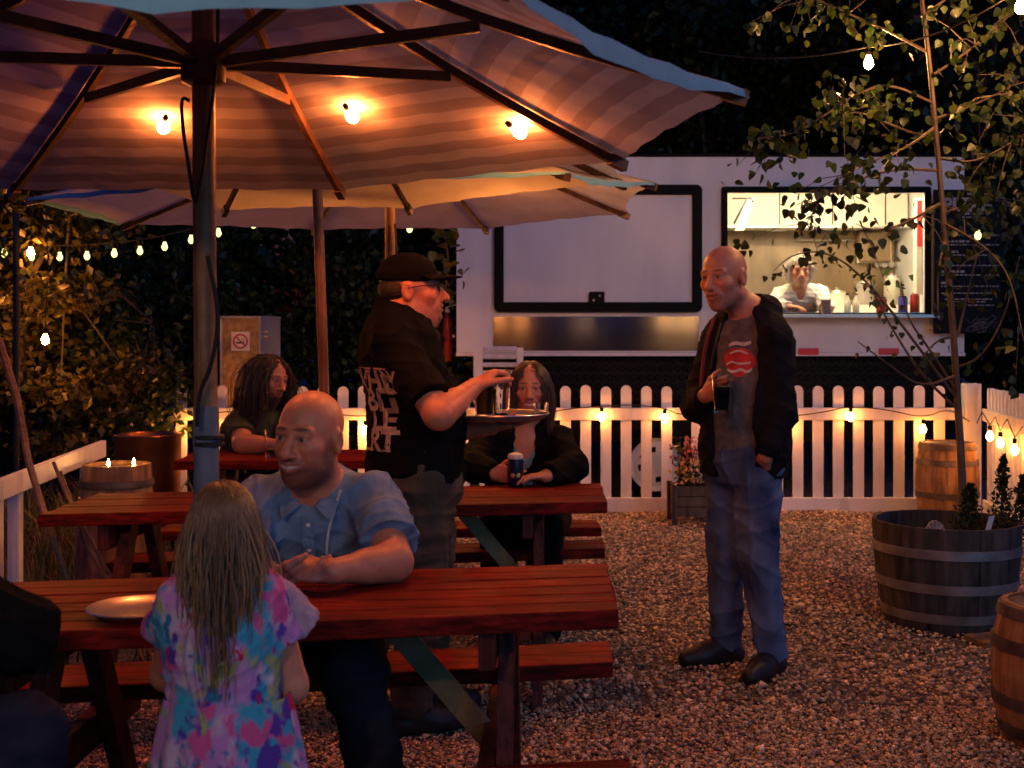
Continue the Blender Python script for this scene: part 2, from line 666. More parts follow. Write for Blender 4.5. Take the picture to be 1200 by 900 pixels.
tn = N(ns, 'ShaderNodeTangent', direction_type='UV_MAP')
ns.links.new(tn.outputs['Tangent'], bs.inputs['Tangent'])
sp_ = m.build('splash_panel', ms, truck, smooth=True)
ul_ = sp_.data.uv_layers.new(name='UVMap')
for lp in sp_.data.loops:
    co = sp_.data.vertices[lp.vertex_index].co
    ul_.data[lp.index].uv = (co.z, co.x)
# serving window frame
a, b_ = T(845, 371), T(1090, 219)
win = frame_mesh(a.x, a.z, b_.x, b_.z, (.05, .03, .05), .02, DT - .03, DT - .004).build('window_frame', M_black, truck)
m = MB()
m.bar(T(1093, 372) + V(0, -.05, 0), T(1093, 232) + V(0, -.05, 0), .018, .018, (0, 1, 0))
m.bar(T(1093, 236) + V(0, -.05, 0), T(1078, 262) + V(0, .05, 0), .012, .012, (0, 1, 0))
m.build('hatch_strut', M_steel, win)
M_shelf = mat('steel_shelf', (.5, .48, .45), rough=.35, metal=.9, var=.1)
a, b_ = T(838, 374), T(1094, 368)
MB().box((a.x, DT - .20, wz0 - .035), (b_.x, DT - .006, wz0 - .005)).build('serving_shelf', M_shelf, truck, bevel=.005)
MB().box((wx0 + .003, DT + .004, wz0 + .002), (wx1 - .003, DT + .5, wz0 + .014)).build('counter', M_shelf, truck)
# red and white reflectors on the bottom edge
M_refl = mat('red_reflector', (.55, .03, .025), rough=.3, var=.15, scale=30)
for x in (947, 1041):
    q = T(x, 412)
    MB().box((q.x - .085, DT - .018, q.z - .028), (q.x + .085, DT - .013, q.z + .028)).build('reflector', M_refl, truck, bevel=.003)
# dark lattice skirt and chassis under the floor
M_dark = mat('dark_chassis', (.005, .005, .005), rough=.7, var=.4, scale=6, spec=.2)
MB().box((tx0 + .25, DT + .35, .45), (tx1 - .2, DT + 1.9, tz0 - .004)).build('chassis', M_dark, truck)
m = MB()
a, b_ = T(617, 470), T(1116, 416)
m.box((a.x, DT + .10, a.z), (b_.x, DT + .115, b_.z))
k = 0
for j in range(5):
    z = a.z + (j + .5) * (b_.z - a.z) / 5
    for i in range(52):
        x = a.x + (i + .5 + .5 * (j % 2)) * (b_.x - a.x) / 53
        m.lathe((x, DT + .099, z), [(.03, 0), (.018, .012), (0.0, .014)], 6, axis=(0, -1, 0))
m.build('skirt', M_dark, truck)
# wheel: tyre, white rim with holes
wc = T(769, 545, .12)
wh = MB().lathe((wc.x, wc.y + .12, wc.z), [(.215, 0), (.27, .0), (.30, .03), (.30, .15), (.275, .19), (.225, .195), (.205, .16), (.205, 0)], 40, axis=(0, -1, 0)).build('wheel', M_black, truck, smooth=True)
m = MB()
ax = Vector((0, -1, 0))
nn = 48
R0, R1 = .20, .225
for i in range(nn):
    t0, t1 = 2 * PI * i / nn, 2 * PI * (i + 1) / nn
    hole = (i % 6) in (0, 1, 2) and True
    rad = [(.0, .02), (.06, .035), (.105, .03), (.150, .03), (.19, .012), (.205, .02), (.225, .04)]
    for (ra, za), (rb, zb) in zip(rad, rad[1:]):
        if hole and ra == .105:
            continue
        q = []
        for r_, z_, t_ in ((ra, za, t0), (rb, zb, t0), (rb, zb, t1), (ra, za, t1)):
            q.append((wc.x + r_ * math.cos(t_), wc.y - .05 - z_, wc.z + r_ * math.sin(t_)))
        m.add(q, [(0, 1, 2, 3)])
m.build('rim', M_white, wh, smooth=True)
# louvred side step below the floor on the left
a, b_ = T(556, 470, -.25), T(613, 407, -.25)
st = MB()
st.box((a.x, a.y, a.z), (a.x + .075, a.y + .05, b_.z)).box((b_.x - .055, a.y, a.z), (b_.x, a.y + .05, b_.z))
for i in range(7):
    z = b_.z - .02 - i * .066
    st.para((a.x + .077, a.y + .005, z), (b_.x - a.x - .134, 0, 0), (0, .03, .03), (0, .008, -.008))
st.build('louvred_step', M_white, truck)

# ---- galley seen through the window
M_wallst = mat('galley_steel', (.25, .18, .11), rough=.3, metal=.5, var=.35, scale=2.5, stretch=(1.5, 1, .6), bump=.06, bscale=6)
M_pale_ = mat('pale_plastic', (.55, .53, .45), rough=.35)
M_cream = mat('galley_cream', (.72, .68, .58), rough=.5, var=.06)
iy = DT + 1.7
ix0, ix1 = wx0 - .5, tx1 - .06
MB().box((ix0, iy, 1.30), (ix1, iy + .03, 2.80)).build('galley_wall', M_wallst, truck)
MB().box((ix0 - .03, DT + .06, 1.30), (ix0, iy, 2.80)).build('galley_partition', M_cream, truck)
m = MB()
m.box((T(882, 0, 1.2).x - .15, iy - .42, 2.40), (ix1 - .004, iy - .004, 2.79))
gc = m.build('galley_cupboard', M_cream, truck, bevel=.005)
m = MB()
for i in range(5):
    x = T(882, 0, 1.2).x + .5 * i
    m.box((x, iy - .430, 2.42), (x + .008, iy - .421, 2.77))
m.build('door_gap', M_dark, gc)
MB().box((ix0 + .02, iy - .5, 2.385), (ix1 - .01, iy - .44, 2.40)).build('cupboard_lip', M_shelf, truck)
M_kit = emit_mat('lit_galley_strip', (1.0, .78, .46), 9)
lamp = MB().box((wx0 + .06, DT + .09, 2.665), (wx1 - .06, DT + .19, 2.69)).build('galley_light', M_kit, truck)
MB().box((ix0, DT + .06, 2.80), (ix1, iy, 2.82)).build('galley_ceiling', M_cream, truck)
# back counter with a worktop
MB().box((ix0, iy - .5, 1.31), (ix1, iy - .003, 1.66)).build('worktop', M_cream, truck)
q = T(1022, 0, 0)


def G(px, py, d):
    s = F / (DT + d)
    return V((px - 600) / s, DT + d, CH - (py - HY) / s)


a, b_ = G(1003, 308, 1.68), G(1040, 272, 1.68)
pt = MB().box((a.x, iy - .14, a.z), (b_.x, iy - .004, b_.z)).build('towel_dispenser', M_wallst, truck, bevel=.015)
a, b_ = G(1005, 308, 1.6), G(1036, 297, 1.6)
MB().box((a.x, iy - .11, a.z), (b_.x, iy - .08, b_.z)).build('paper_towel', emit_mat('white_paper', (.8, .79, .76), 0), pt)
a, b_ = G(899, 271, 1.68), G(921, 257, 1.68)
gb = MB().box((a.x, iy - .05, a.z), (b_.x, iy - .004, b_.z)).build('gauge_box', M_cream, truck, bevel=.004)
for px, cm in ((905, M_black), (915, mat('gauge_red', (.4, .04, .03), rough=.4))):
    q = G(px, 263, 1.63)
    MB().lathe((q.x, iy - .051, q.z), [(.042, 0), (.040, .008), (.02, .009), (.0, .009)], 16, axis=(0, -1, 0)).build('gauge', cm, gb)
a, b_ = G(1054, 323, 1.68), G(1068, 304, 1.68)
so = MB().box((a.x, iy - .02, a.z), (b_.x, iy - .004, b_.z)).build('wall_socket', M_cream, truck, bevel=.003)
MB().box((a.x + .04, iy - .034, a.z + .03), (a.x + .075, iy - .021, b_.z - .03)).build('plug', M_black, so, bevel=.003)
for i, (px, w_, h_, mm, nm, cat_, lb) in enumerate(((1012, .10, .20, M_shelf, 'steel_pot', 'pot', 'steel pot on the back worktop of the galley, below the towel dispenser'),
                                             (980, .09, .12, M_cream, 'food_tub', 'tub', 'white food tub on the back worktop right of the cook'),
                                             (1045, .075, .26, M_pale_, 'jug', 'jug', 'tall pale jug on the back worktop below the wall socket'))):
    q = G(px, 0, 1.42)
    base = V(q.x, DT + 1.42, 1.662)
    tt = thing(nm, base, lb, cat_)
    MB().lathe(base, [(w_ * .9, 0), (w_, .01), (w_ * .97, h_ * .85), (w_ * 1.04, h_ * .87), (w_ * 1.04, h_)], 20).build('vessel', mm, tt, smooth=True)
    MB().lathe(base, [(w_ * .98, h_ + .001), (w_ * .9, h_ + .02), (.02, h_ + .03), (.02, h_ + .045), (0, h_ + .05)], 20).build('lid', M_shelf, tt, smooth=True)
ms_ = MB()
ms_.tube([V(G(935, 0, 1.6).x, iy - .05, 2.30), V(G(1065, 0, 1.6).x, iy - .05, 2.30)], .008, 8)
rail_ = ms_.build('utensil_rail', M_shelf, truck)
for i in range(5):
    x_ = G(1046, 0, 1.6).x + .065 * (i - 2)
    u_ = MB().tube([V(x_, iy - .05, 2.295), V(x_, iy - .055, 2.10)], .005, 6)
    u_.lathe(V(x_, iy - .056, 2.065), [(.03, -.006), (.034, 0), (.03, .006)], 12, axis=(0, -1, 0))
    u_.build('ladle', M_shelf, rail_)
# pale roller door tube on the right jamb with coloured lettering strip
m = MB()
a, b_ = G(1074, 345, .25), G(1081, 232, .25)
m.box((a.x, a.y, a.z), (b_.x, a.y + .08, b_.z))
rb = m.build('jamb_strip', M_cream, truck)
M_blue = mat('deep_blue_plastic', (.05, .05, .30), rough=.4)
MB().box((b_.x + .003, a.y - .006, a.z), (b_.x + .045, a.y + .07, b_.z - .25)).build('blue_strip', M_blue, rb)
MB().box((a.x + .004, a.y - .012, b_.z - .42), (a.x + .045, a.y - .003, b_.z - .02)).build('red_strip', M_refl, rb)
# left hanging rail with hooks
m = MB()
h0, h1 = G(858, 232, .3), G(880, 232, .3)
m.tube([h0, h1, h1 + V(.02, 0, -.04)], .012, 8)
m.tube([G(875, 234, .3), G(860, 262, .3)], .010, 6)
m.build('gas_strut', M_blackmetal, truck)
m = MB()
a = G(862, 270, .5)
m.para(a, G(872, 270, .5) - a, G(884, 232, .5) - a - (G(872, 270, .5) - a), (0, .03, 0))
m.build('hinged_flap', M_cream, truck)

# things on the serving counter
def bottle(name, px, d, h, r, mm, capm, label, neck=True):
    q = G(px, 0, d)
    base = V(q.x, DT + d, wz0 + .0145)
    t = thing(name, base, label, 'bottle', 'bottles and tins on the serving counter')
    prof = [(r * .9, 0), (r, .01), (r, h * .62), (r * .45, h * .8), (r * .4, h * .92)] if neck else [(r * .97, 0), (r, .008), (r, h * .97), (r * .93, h)]
    MB().lathe(base, prof, 14).build('body', mm, t, smooth=True)
    MB().lathe(base, [(r * .48, h * .925), (r * .48, h)] if neck else [(r * .8, h + .001), (r * .7, h + .012)], 12).build('cap', capm, t)
    return t


M_sauce = mat('sauce_red', (.30, .022, .018), rough=.35)
M_tin = mat('tin_brown', (.16, .07, .04), rough=.4)
M_pale = mat('pale_bottle', (.55, .52, .42), rough=.3)
bottle('bottle', 993, .34, .17, .03, M_pale, M_black, 'pale squeeze bottle beside the cook, left one of two')
bottle('bottle', 1003, .34, .17, .03, M_pale, M_sauce, 'pale squeeze bottle with red cap, second from the cook')
bottle('tin', 1033, .16, .12, .045, M_sauce, M_black, 'short red brown tin at the vine on the counter', False)
bottle('tin', 1058, .16, .13, .04, M_blue, M_black, 'dark blue tin near the right end of the serving counter', False)
bottle('tin', 1072, .16, .15, .04, M_sauce, M_sauce, 'red tin at the far right of the serving counter', False)
q = G(968, 0, -.1)
base = V(q.x, DT - .1, wz0 - .0045)
cup = thing('paper_cup', base, 'grey paper cup on the serving shelf by the hand of the cook', 'cup')
MB().lathe(base, [(.03, 0), (.042, .115), (.045, .118)], 16).build('cup_wall', mat('grey_paper', (.25, .23, .24), rough=.7), cup, smooth=True)
MB().lathe(base, [(.046, .119), (.046, .125), (.04, .13), (0, .13)], 16).build('lid', M_pale, cup)

# menu board on the right end of the truck
bx0, bz0 = T(1089, 391).x, T(1089, 391).z
bx1, bz1 = T(1167, 224).x, T(1167, 224).z
by = DT - .12
board = thing('menu_board', ((bx0 + bx1) / 2, by, bz0), 'tall black menu board reading PIZZA beside the serving window', 'menu board')
M_board = mat('blackboard', (.005, .005, .006), rough=.6, var=.5, scale=4, spec=.15)
M_chalk = mat('chalk_white', (.34, .34, .34), rough=.9, var=.25, scale=60)
MB().box((bx0, by, bz0), (bx1, by + .03, bz1)).build('board', M_board, board, bevel=.004)
M_brack = MB().box((bx0 + .05, by + .032, bz0 + .2), (bx0 + .2, DT - .003, bz1 - .2)).build('bracket', M_black, board)


def text_mesh(body, size, bold=0.0, spacing=1.0):
    cu = bpy.data.curves.new('txt', 'FONT')
    cu.body = body
    cu.size = size
    cu.extrude = .0012
    cu.offset = bold
    cu.align_x = 'CENTER'
    cu.space_character = spacing
    o = bpy.data.objects.new('txt', cu)
    COL.objects.link(o)
    dg = bpy.context.evaluated_depsgraph_get()
    dg.update()
    me = bpy.data.meshes.new_from_object(o.evaluated_get(dg))
    bpy.data.objects.remove(o)
    return me


me = text_mesh('PIZZA', .155, .006)
me.transform(Matrix.Translation(((bx0 + bx1) / 2 - .0, by - .003, T(0, 249).z)) @ Matrix.Rotation(PI / 2, 4, 'X'))
me.materials.append(M_chalk)
link('heading', me, board)
rr = random.Random(5)


def line(y, x0, x1, hgt=.010):
    m = MB()
    z = T(0, y).z
    x = T(x0, 0).x
    xe = T(x1, 0).x
    while x < xe:
        ww = rr.uniform(.012, .05)
        m.box((x, by - .004, z - hgt / 2), (min(x + ww, xe), by - .0008, z + hgt / 2 * rr.uniform(.5, 1)))
        x += ww + .012
    m.build('menu_line', M_chalk, board)


line(229, 1127, 1145, .016)
line(252, 1120, 1146, .016)
line(256, 1118, 1142, .012)
for y, e in ((273, 1125), (284, 1130), (296, 1118), (308, 1108), (319, 1124), (332, 1110)):
    line(y, 1097, e, .020)
    line(y + 4, 1097, 1164, .010)
for y, x0, x1 in ((344, 1097, 1160), (351, 1101, 1156), (354, 1106, 1148), (358, 1099, 1158)):
    line(y, x0, x1, .010)
m = MB()
for i in range(16):
    a = T(rr.uniform(1132, 1158), rr.uniform(370, 388))
    m.tube([(a.x + .05 * math.cos(t * 1.3 + i), by - .002, a.z + .03 * math.sin(t * 1.7 + i)) for t in range(4)], .003, 4)
m.build('chalk_doodle', mat('dim_chalk', (.12, .12, .12), rough=.9), board)

# red fire extinguisher hung on the truck's left end
q = T(533, 424, .25)
base = V(q.x - .075, q.y, q.z)
ex = thing('fire_extinguisher', base, 'red fire extinguisher hanging at the left end of the truck', 'fire extinguisher')
MB().lathe(base, [(.035, 0), (.038, .015), (.038, .34), (.028, .38), (.016, .40), (.014, .42)], 18).build('cylinder', mat('extinguisher_red', (.20, .012, .012), rough=.4), ex, smooth=True)
m = MB()
m.box((base.x - .02, base.y - .02, base.z + .421), (base.x + .02, base.y + .02, base.z + .45))
m.para(base + V(-.01, -.012, .455), (.11, 0, .04), (0, .024, 0), (0, 0, .012))
m.build('handle', M_hoop, ex)
MB().tube(chaikin([base + V(.03, -.03, .43), base + V(.085, -.05, .36), base + V(.075, -.05, .12)]), .012, 8).build('hose', M_black, ex)
MB().box((base.x + .040, base.y - .02, base.z + .2), (tx0 - .002, base.y + .02, base.z + .23)).build('wall_hook', M_hoop, ex)

# ================================================================== picket fence
DF = 9.65
SF = F / DF


def fence_picket(p, dirx, wd, h, z0=.02):
    """rounded-top board, face to the camera; p = centre at ground"""
    d = Vector(dirx).normalized()
    nrm = Vector((-d.y, d.x, 0))
    out = [(-wd / 2, z0), (wd / 2, z0)]
    r = wd / 2
    for i in range(9):
        a = PI * i / 8
        out.append((r * math.cos(a), h - r + r * math.sin(a)))
    m = MB()
    m.poly([p + d * x + V(0, 0, z) for x, z in out], nrm * .02)
    return m


def fence(p0, p1, pitch, label, rails=True, wd=.082, h=.983, post_ends=(), railspan=None, phase=.5):
    p0, p1 = Vector(p0), Vector(p1)
    d = (p1 - p0).normalized()
    L_ = (p1 - p0).length
    nrm = Vector((-d.y, d.x, 0))        # away from the yard
    t = thing('picket_fence', (p0 + p1) / 2, label, 'fence', 'white picket fence round the yard')
    n = int(L_ / pitch)
    for i in range(n):
        fence_picket(p0 + d * (pitch * (i + phase)), d, wd, h + random.uniform(-.006, .006)).build('picket', M_white, t)
    for z0, z1 in ((.717, .812), (.0, .112)):
        m = MB()
        m.para(p0 - nrm * .032 + V(0, 0, z0), p1 - p0, nrm * .029, (0, 0, z1 - z0))
        m.build('rail', M_white, t, bevel=.004)
    for q in post_ends:
        q = Vector(q)
        MB().box((q.x - .06, q.y - .06, 0), (q.x + .06, q.y + .06, 1.0)).build('post', M_white, t, bevel=.005)
    return t


def FX(px):
    return (px - 600) / SF


fence((FX(204), DF, 0), (FX(806), DF, 0), .158, 'long white picket fence run from behind the seated bearded man to the flower box', phase=.35)
fence((FX(812), DF, 0), (FX(1128), DF, 0), .158, 'white picket fence run under the serving window, right of the standing man',
      post_ends=[(FX(1138), DF, 0)], phase=.2)
fence((3.66, 9.53, 0), (3.40, 8.0, 0), .115, 'short white picket fence return running towards the camera at the right edge', wd=.075, h=.975)
t = thing('fence_board', (FX(191), DF, 0), 'single white picket standing apart left of the fence run', 'fence')
fence_picket(V(FX(191), DF + .1, 0), (1, 0, 0), .105, 1.0).build('picket', M_white, t)
MB().box((FX(191) - .04, DF + .122, 0), (FX(191) + .04, DF + .16, .6)).build('stake', M_white, t)
# plain rail fence on the left side
t = thing('rail_fence', (-2.05, 5.5, 0), 'plain white single rail fence along the grass at left', 'fence')
a, b_ = V(-1.99, 4.3, .765), V(-2.10, 6.35, .80)
MB().bar(a, b_, .03, .085, mi=0).build('rail', M_white, t, bevel=.004)
for y in (4.95, 5.18, 6.2):
    x = a.x + (b_.x - a.x) * (y - a.y) / (b_.y - a.y) - .045
    MB().box((x - .025, y - .025, 0), (x + .025, y + .025, .80)).build('post', M_white, t, bevel=.004)

# notice cabinet with a no smoking sign behind the fence
DC = 10.1
sc = F / DC
cx0, cx1, cx2 = (261 - 600) / sc, (303 - 600) / sc, (322 - 600) / sc
cz = CH - (373 - HY) / sc
cab = thing('utility_cabinet', ((cx0 + cx1) / 2, DC, 0), 'yellowish chipboard utility cabinet with a no smoking sign behind the fence', 'cabinet')
M_osb = mat('chipboard', (.24, .13, .045), rough=.7, col2=(.50, .33, .12), scale=26, bump=.3, bscale=40, detail=8)
M_zinc = mat('grey_sheet_metal', (.38, .40, .40), rough=.45, metal=.3, var=.15)
m = MB()
e = V(.10, .34, 0)
m.para((cx0, DC, 0), (cx1 - cx0, 0, 0), e, (0, 0, cz))
cb = m.build('carcass', M_osb, cab)
m = MB()
m.para(V(cx1 + .003, DC - .004, 0), (.012, 0, 0), e, (0, 0, cz + .02))
m.para(V(cx0 - .02, DC - .006, cz + .003), (cx1 - cx0 + .04, 0, 0), e, (0, 0, .015))
m.para(V(cx0 - .022, DC - .003, 0), (.02, 0, 0), (0, .03, 0), (0, 0, cz + .01))
m.build('metal_side', M_zinc, cab)
m = MB()
for z in (cz - .12, cz - .16):
    m.box((cx1 + .03, DC + .04, z), (cx1 + .07, DC + .06, z + .02))
m.build('hinge', M_hoop, cab)
sx, sz = (282 - 600) / sc, CH - (400 - HY) / sc
sg = thing('no_smoking_sign', (sx, DC - .01, sz - .08), 'small white no smoking sign with a red ring on the chipboard cabinet', 'sign')
MB().box((sx - .075, DC - .008, sz - .078), (sx + .075, DC - .003, sz + .078)).build('plate', M_cream, sg)
m = MB()
for i in range(32):
    t0, t1 = 2 * PI * i / 32, 2 * PI * (i + 1) / 32
    m.add([(sx + r * math.cos(t), DC - .0095, sz + r * math.sin(t)) for r, t in ((.048, t0), (.062, t0), (.062, t1), (.048, t1))], [(0, 1, 2, 3)])
m.para((sx - .04, DC - .0105, sz + .034), (.078, 0, -.078), (.008, 0, .008), (0, .0008, 0))
m.build('red_ring', mat('sign_red', (.42, .02, .04), rough=.5), sg)
m = MB()
m.box((sx - .036, DC - .0092, sz - .018), (sx + .018, DC - .0084, sz - .006))
m.box((sx + .022, DC - .0092, sz - .018), (sx + .032, DC - .0084, sz - .006))
m.tube([(sx + .026, DC - .009, sz - .004), (sx + .02, DC - .009, sz + .01), (sx + .03, DC - .009, sz + .022)], .003, 5)
m.build('cigarette', M_black, sg)
# ================================================================== foliage
def leaf_arrays(C, S, rng, shape='rhomb', droop=.5, col=None):
    """leaf faces at centres C (n,3) with sizes S (n)"""
    n = len(C)
    th = rng.uniform(0, 2 * PI, n)
    el = rng.normal(-droop, .5, n)
    d = np.stack([np.cos(th) * np.cos(el), np.sin(th) * np.cos(el), np.sin(el)], -1)
    rnd = rng.normal(size=(n, 3))
    s = np.cross(d, rnd)
    s /= np.linalg.norm(s, axis=1, keepdims=True) + 1e-9
    nn = np.cross(d, s)
    S = S[:, None]
    if shape == 'heart':
        pr = [(0, 0, 0), (.42, .10, .06), (.50, .38, .10), (.30, .75, .04), (0, 1.08, -.04), (-.30, .75, .04), (-.50, .38, .10), (-.42, .10, .06)]
        fc = [(0, 1, 2, 3), (0, 3, 4, 4), (0, 4, 5, 5), (0, 5, 6, 7)]
        fc = [(0, 1, 2), (0, 2, 3), (0, 3, 4), (0, 4, 5), (0, 5, 6), (0, 6, 7)]
    else:
        pr = [(0, 0, 0), (.33, .45, .08), (0, 1.0, -.05), (-.33, .45, .08)]
        fc = [(0, 1, 2), (0, 2, 3)]
    k = len(pr)
    vs = np.stack([C + s * (a * S) + d * (b * S) + nn * (c * S) for a, b, c in pr], 1).reshape(-1, 3)
    fs = (np.array(fc)[None] + (np.arange(n) * k)[:, None, None]).reshape(-1, 3)
    t = rng.uniform(.55, 1.35, n)
    h = rng.uniform(0, 1, n)
    c = np.stack([t * (.75 + .6 * h), t, t * (.5 + .3 * h)], -1)
    if col is not None:
        c = c * col
    return vs, fs, np.repeat(c, k, axis=0)


def leaf_mat(name, col, trans=.35):
    m, nt, b = new_mat(name)
    L = nt.links
    at = N(nt, 'ShaderNodeAttribute', attribute_name='Col')
    mx = N(nt, 'ShaderNodeMix', data_type='RGBA', blend_type='MULTIPLY')
    mx.inputs['Factor'].default_value = 1
    mx.inputs['A'].default_value = (*col, 1)
    L.new(at.outputs['Color'], mx.inputs['B'])
    L.new(mx.outputs['Result'], b.inputs['Base Color'])
    b.inputs['Roughness'].default_value = .45
    tr = N(nt, 'ShaderNodeBsdfTranslucent')
    L.new(mx.outputs['Result'], tr.inputs['Color'])
    ms = N(nt, 'ShaderNodeMixShader')
    ms.inputs['Fac'].default_value = trans
    L.new(b.outputs['BSDF'], ms.inputs[1])
    L.new(tr.outputs['BSDF'], ms.inputs[2])
    L.new(ms.outputs['Shader'], nt.nodes['Material Output'].inputs['Surface'])
    return m


M_leaf = leaf_mat('dark_tree_leaf', (.024, .042, .012))
M_leafl = leaf_mat('shrub_leaf', (.058, .056, .016))
M_leafg = leaf_mat('green_bush_leaf', (.036, .062, .016))
M_leafs = leaf_mat('sapling_leaf', (.032, .054, .013))
M_bark = mat('tree_bark', (.06, .045, .032), rough=.85, var=.45, scale=7, stretch=(3, 3, .5), bump=.5, bscale=12)
M_birch = mat('young_tree_bark', (.10, .064, .038), rough=.6, var=.45, scale=22, stretch=(1, 1, .6), bump=.3, bscale=40)


def tree(name, base, h, crown_r, crown_z, n, leaf, label, cat, group, seed, M=None, trunk_r=.12, spread=.22, nclump=60):
    rng = np.random.default_rng(seed)
    t = thing(name, base, label, cat, group)
    bx, by_, bz_ = base
    m = MB()
    pts = [V(bx + math.sin(i * 1.1 + seed) * .06 * i, by_ + math.cos(i * 1.7 + seed) * .05 * i, h * .8 * i / 6) for i in range(7)]
    m.tube(pts, [trunk_r * (1 - .11 * i) for i in range(7)], 9)
    cc = np.array([bx, by_, crown_z])
    R = np.array(crown_r)
    cl = []
    while len(cl) < nclump:
        p = rng.uniform(-1, 1, 3)
        r = np.linalg.norm(p)
        if r < 1 and rng.random() < .25 + .75 * r:
            cl.append(cc + p * R)
    cl = np.array(cl)
    for q in cl[::max(1, nclump // 14)]:
        s = pts[min(6, max(1, int(rng.integers(2, 6))))]
        q = Vector(q)
        m.tube([s, s.lerp(q, .5) + V(0, 0, .12), q], [trunk_r * .32, trunk_r * .2, trunk_r * .06], 5)
    m.build('trunk', M_bark, t, smooth=True)
    ci = rng.integers(0, len(cl), n)
    off = rng.normal(size=(n, 3)) * spread * np.array([1.25, 1.25, .7])
    C = cl[ci] + off
    C = C[C[:, 2] > .05]
    S = rng.uniform(.6, 1.3, len(C)) * leaf
    shade = (rng.uniform(.55, 1.3, len(cl)))[ci][:len(C)]
    vs, fs, cs = leaf_arrays(C, S, rng, col=shade[:, None])
    o = link('crown', np_mesh('crown', vs, fs, M or M_leaf, cols=cs), t)
    return t


GT = 'dark trees behind the yard'
tA = tree('dark_tree', (-3.4, 12.6, 0), 7.5, (1.5, 1.1, 3.1), 3.5, 15000, .13, 'dark leafy tree behind the string of pale bulbs at left', 'tree', GT, 3)
tB = tree('dark_tree', (-1.0, 13.3, 0), 8.0, (1.5, 1.1, 3.4), 3.8, 15000, .13, 'dark tree behind the umbrella poles, left of the truck', 'tree', GT, 5, trunk_r=.17)
# trees over the truck roof: crowns start higher
tC = tree('dark_tree', (2.2, 14.8, 0), 8.5, (2.2, 1.2, 2.9), 4.8, 17000, .13, 'dark tree rising above the middle of the food truck roof', 'tree', GT, 8, trunk_r=.18)
dup(tC, (4.6, 14.2, 0), 2.2, 'dark tree rising above the right end of the food truck')
dup(tC, (-.2, 15.6, 0), 4.0, 'dark tree rising above the left end of the food truck')
dup(tA, (-5.6, 12.4, 0), 1.3, 'dark leafy tree at the far left edge of the picture')
dup(tB, (6.6, 13.0, 0), 2.9, 'dark tree at the right edge, beyond the menu board')
dup(tB, (5.0, 11.9, 0), .8, 'dark dense tree directly right of the menu board', scale=(.75, .75, .9))
for i, (x, y, r, s) in enumerate([(-7.6, 16.5, .4, 1.25), (-4.4, 17.2, 1.9, 1.3), (-1.6, 17.5, 3.3, 1.3), (1.2, 18.5, 5.0, 1.35), (4.0, 18.0, .9, 1.35), (7.2, 17.0, 2.2, 1.3),
                                 (9.6, 16.0, 4.4, 1.25)]):
    d = dup(tA if i % 2 else tB, (x, y, 0), r, 'tall dark tree in the far row, seen only as dark leaves between the nearer crowns', scale=s)

for i, (x, y, r, s) in enumerate([(3.2, 17.0, .3, 1.0), (5.4, 16.4, 1.7, 1.0), (7.6, 15.0, 3.0, 1.0), (6.2, 17.6, 4.4, 1.15), (3.9, 19.5, 5.2, 1.5), (6.8, 19.5, 2.4, 1.5), (.4, 20.5, 1.2, 1.5), (-3.0, 20.5, .2, 1.5)]):
    dup(tB if i < 3 else tC, (x, y, 0), r, 'dark tree in the far row behind the truck, only leaves between nearer crowns', scale=s)
# bushes lit orange at left
GS = 'bushes lit by the bulbs at left'
tree('leafy_bush', (-3.45, 8.9, 0), 3.4, (.75, .5, 1.35), 1.55, 9500, .075, 'leafy bush lit orange by a hanging bulb at the left edge', 'bush', GS, 21, M_leafl, .04, .105, 40)
tree('leafy_bush', (-3.05, 9.6, 0), 2.2, (.45, .4, .75), .85, 3600, .07, 'low green leafy bush right of the black post', 'bush', GS, 22, M_leafg, .03, .10, 26)
tree('leafy_bush', (-3.0, 11.3, 0), 2.6, (.55, .45, 1.3), 1.3, 5600, .075, 'green bush beside the chipboard cabinet', 'bush', GS, 23, M_leafg, .03, .11, 30)
tree('leafy_bush', (-.9, 11.4, 0), 2.9, (.85, .5, 1.35), 1.5, 7000, .08, 'dark green bush between the cabinet and the truck', 'bush', GS, 24, M_leafg, .03, .12, 34)
tree('leafy_bush', (-4.3, 9.4, 0), 3.6, (.7, .5, 1.5), 1.7, 7000, .08, 'leafy bush furthest left, cut by the picture edge', 'bush', GS, 25, M_leafl, .04, .12, 34)

for x, y, r, lb in ((-1.75, 12.0, 1.0, 'dark green bush right behind the chipboard cabinet'), (.2, 12.6, 2.0, 'dark green bush hidden behind the left end of the truck'),
                    (-4.0, 10.6, .5, 'dark green bush behind the orange lit bush at the left edge'), (-5.2, 11.0, 3.0, 'dark green bush at the left edge, behind all the lit bushes')):
    dup(bpy.data.objects['leafy_bush.003'], (x, y, 0), r, lb)
# hanging twig of bright leaves left of the truck
t = thing('hanging_twig', P(520, 268, 9.2), 'leafy green twig hanging down beside the left end of the truck', 'twig')
tw = chaikin([P(512, 238, 9.2), P(520, 270, 9.2), P(526, 300, 9.15), P(522, 340, 9.2)])
MB().tube(tw, [.006] * (len(tw) - 1) + [.002], 5).build('stem', M_birch, t)
rng = np.random.default_rng(4)
C = np.array([tw[rng.integers(len(tw))] + Vector(rng.normal(size=3)) * .06 for _ in range(70)])
vs, fs, cs = leaf_arrays(C, rng.uniform(.05, .09, 70), rng, 'heart', col=np.array([[1.3, 1.5, 1.0]]))
link('leaves', np_mesh('leaves', vs, fs, M_leafl, cols=cs), t)

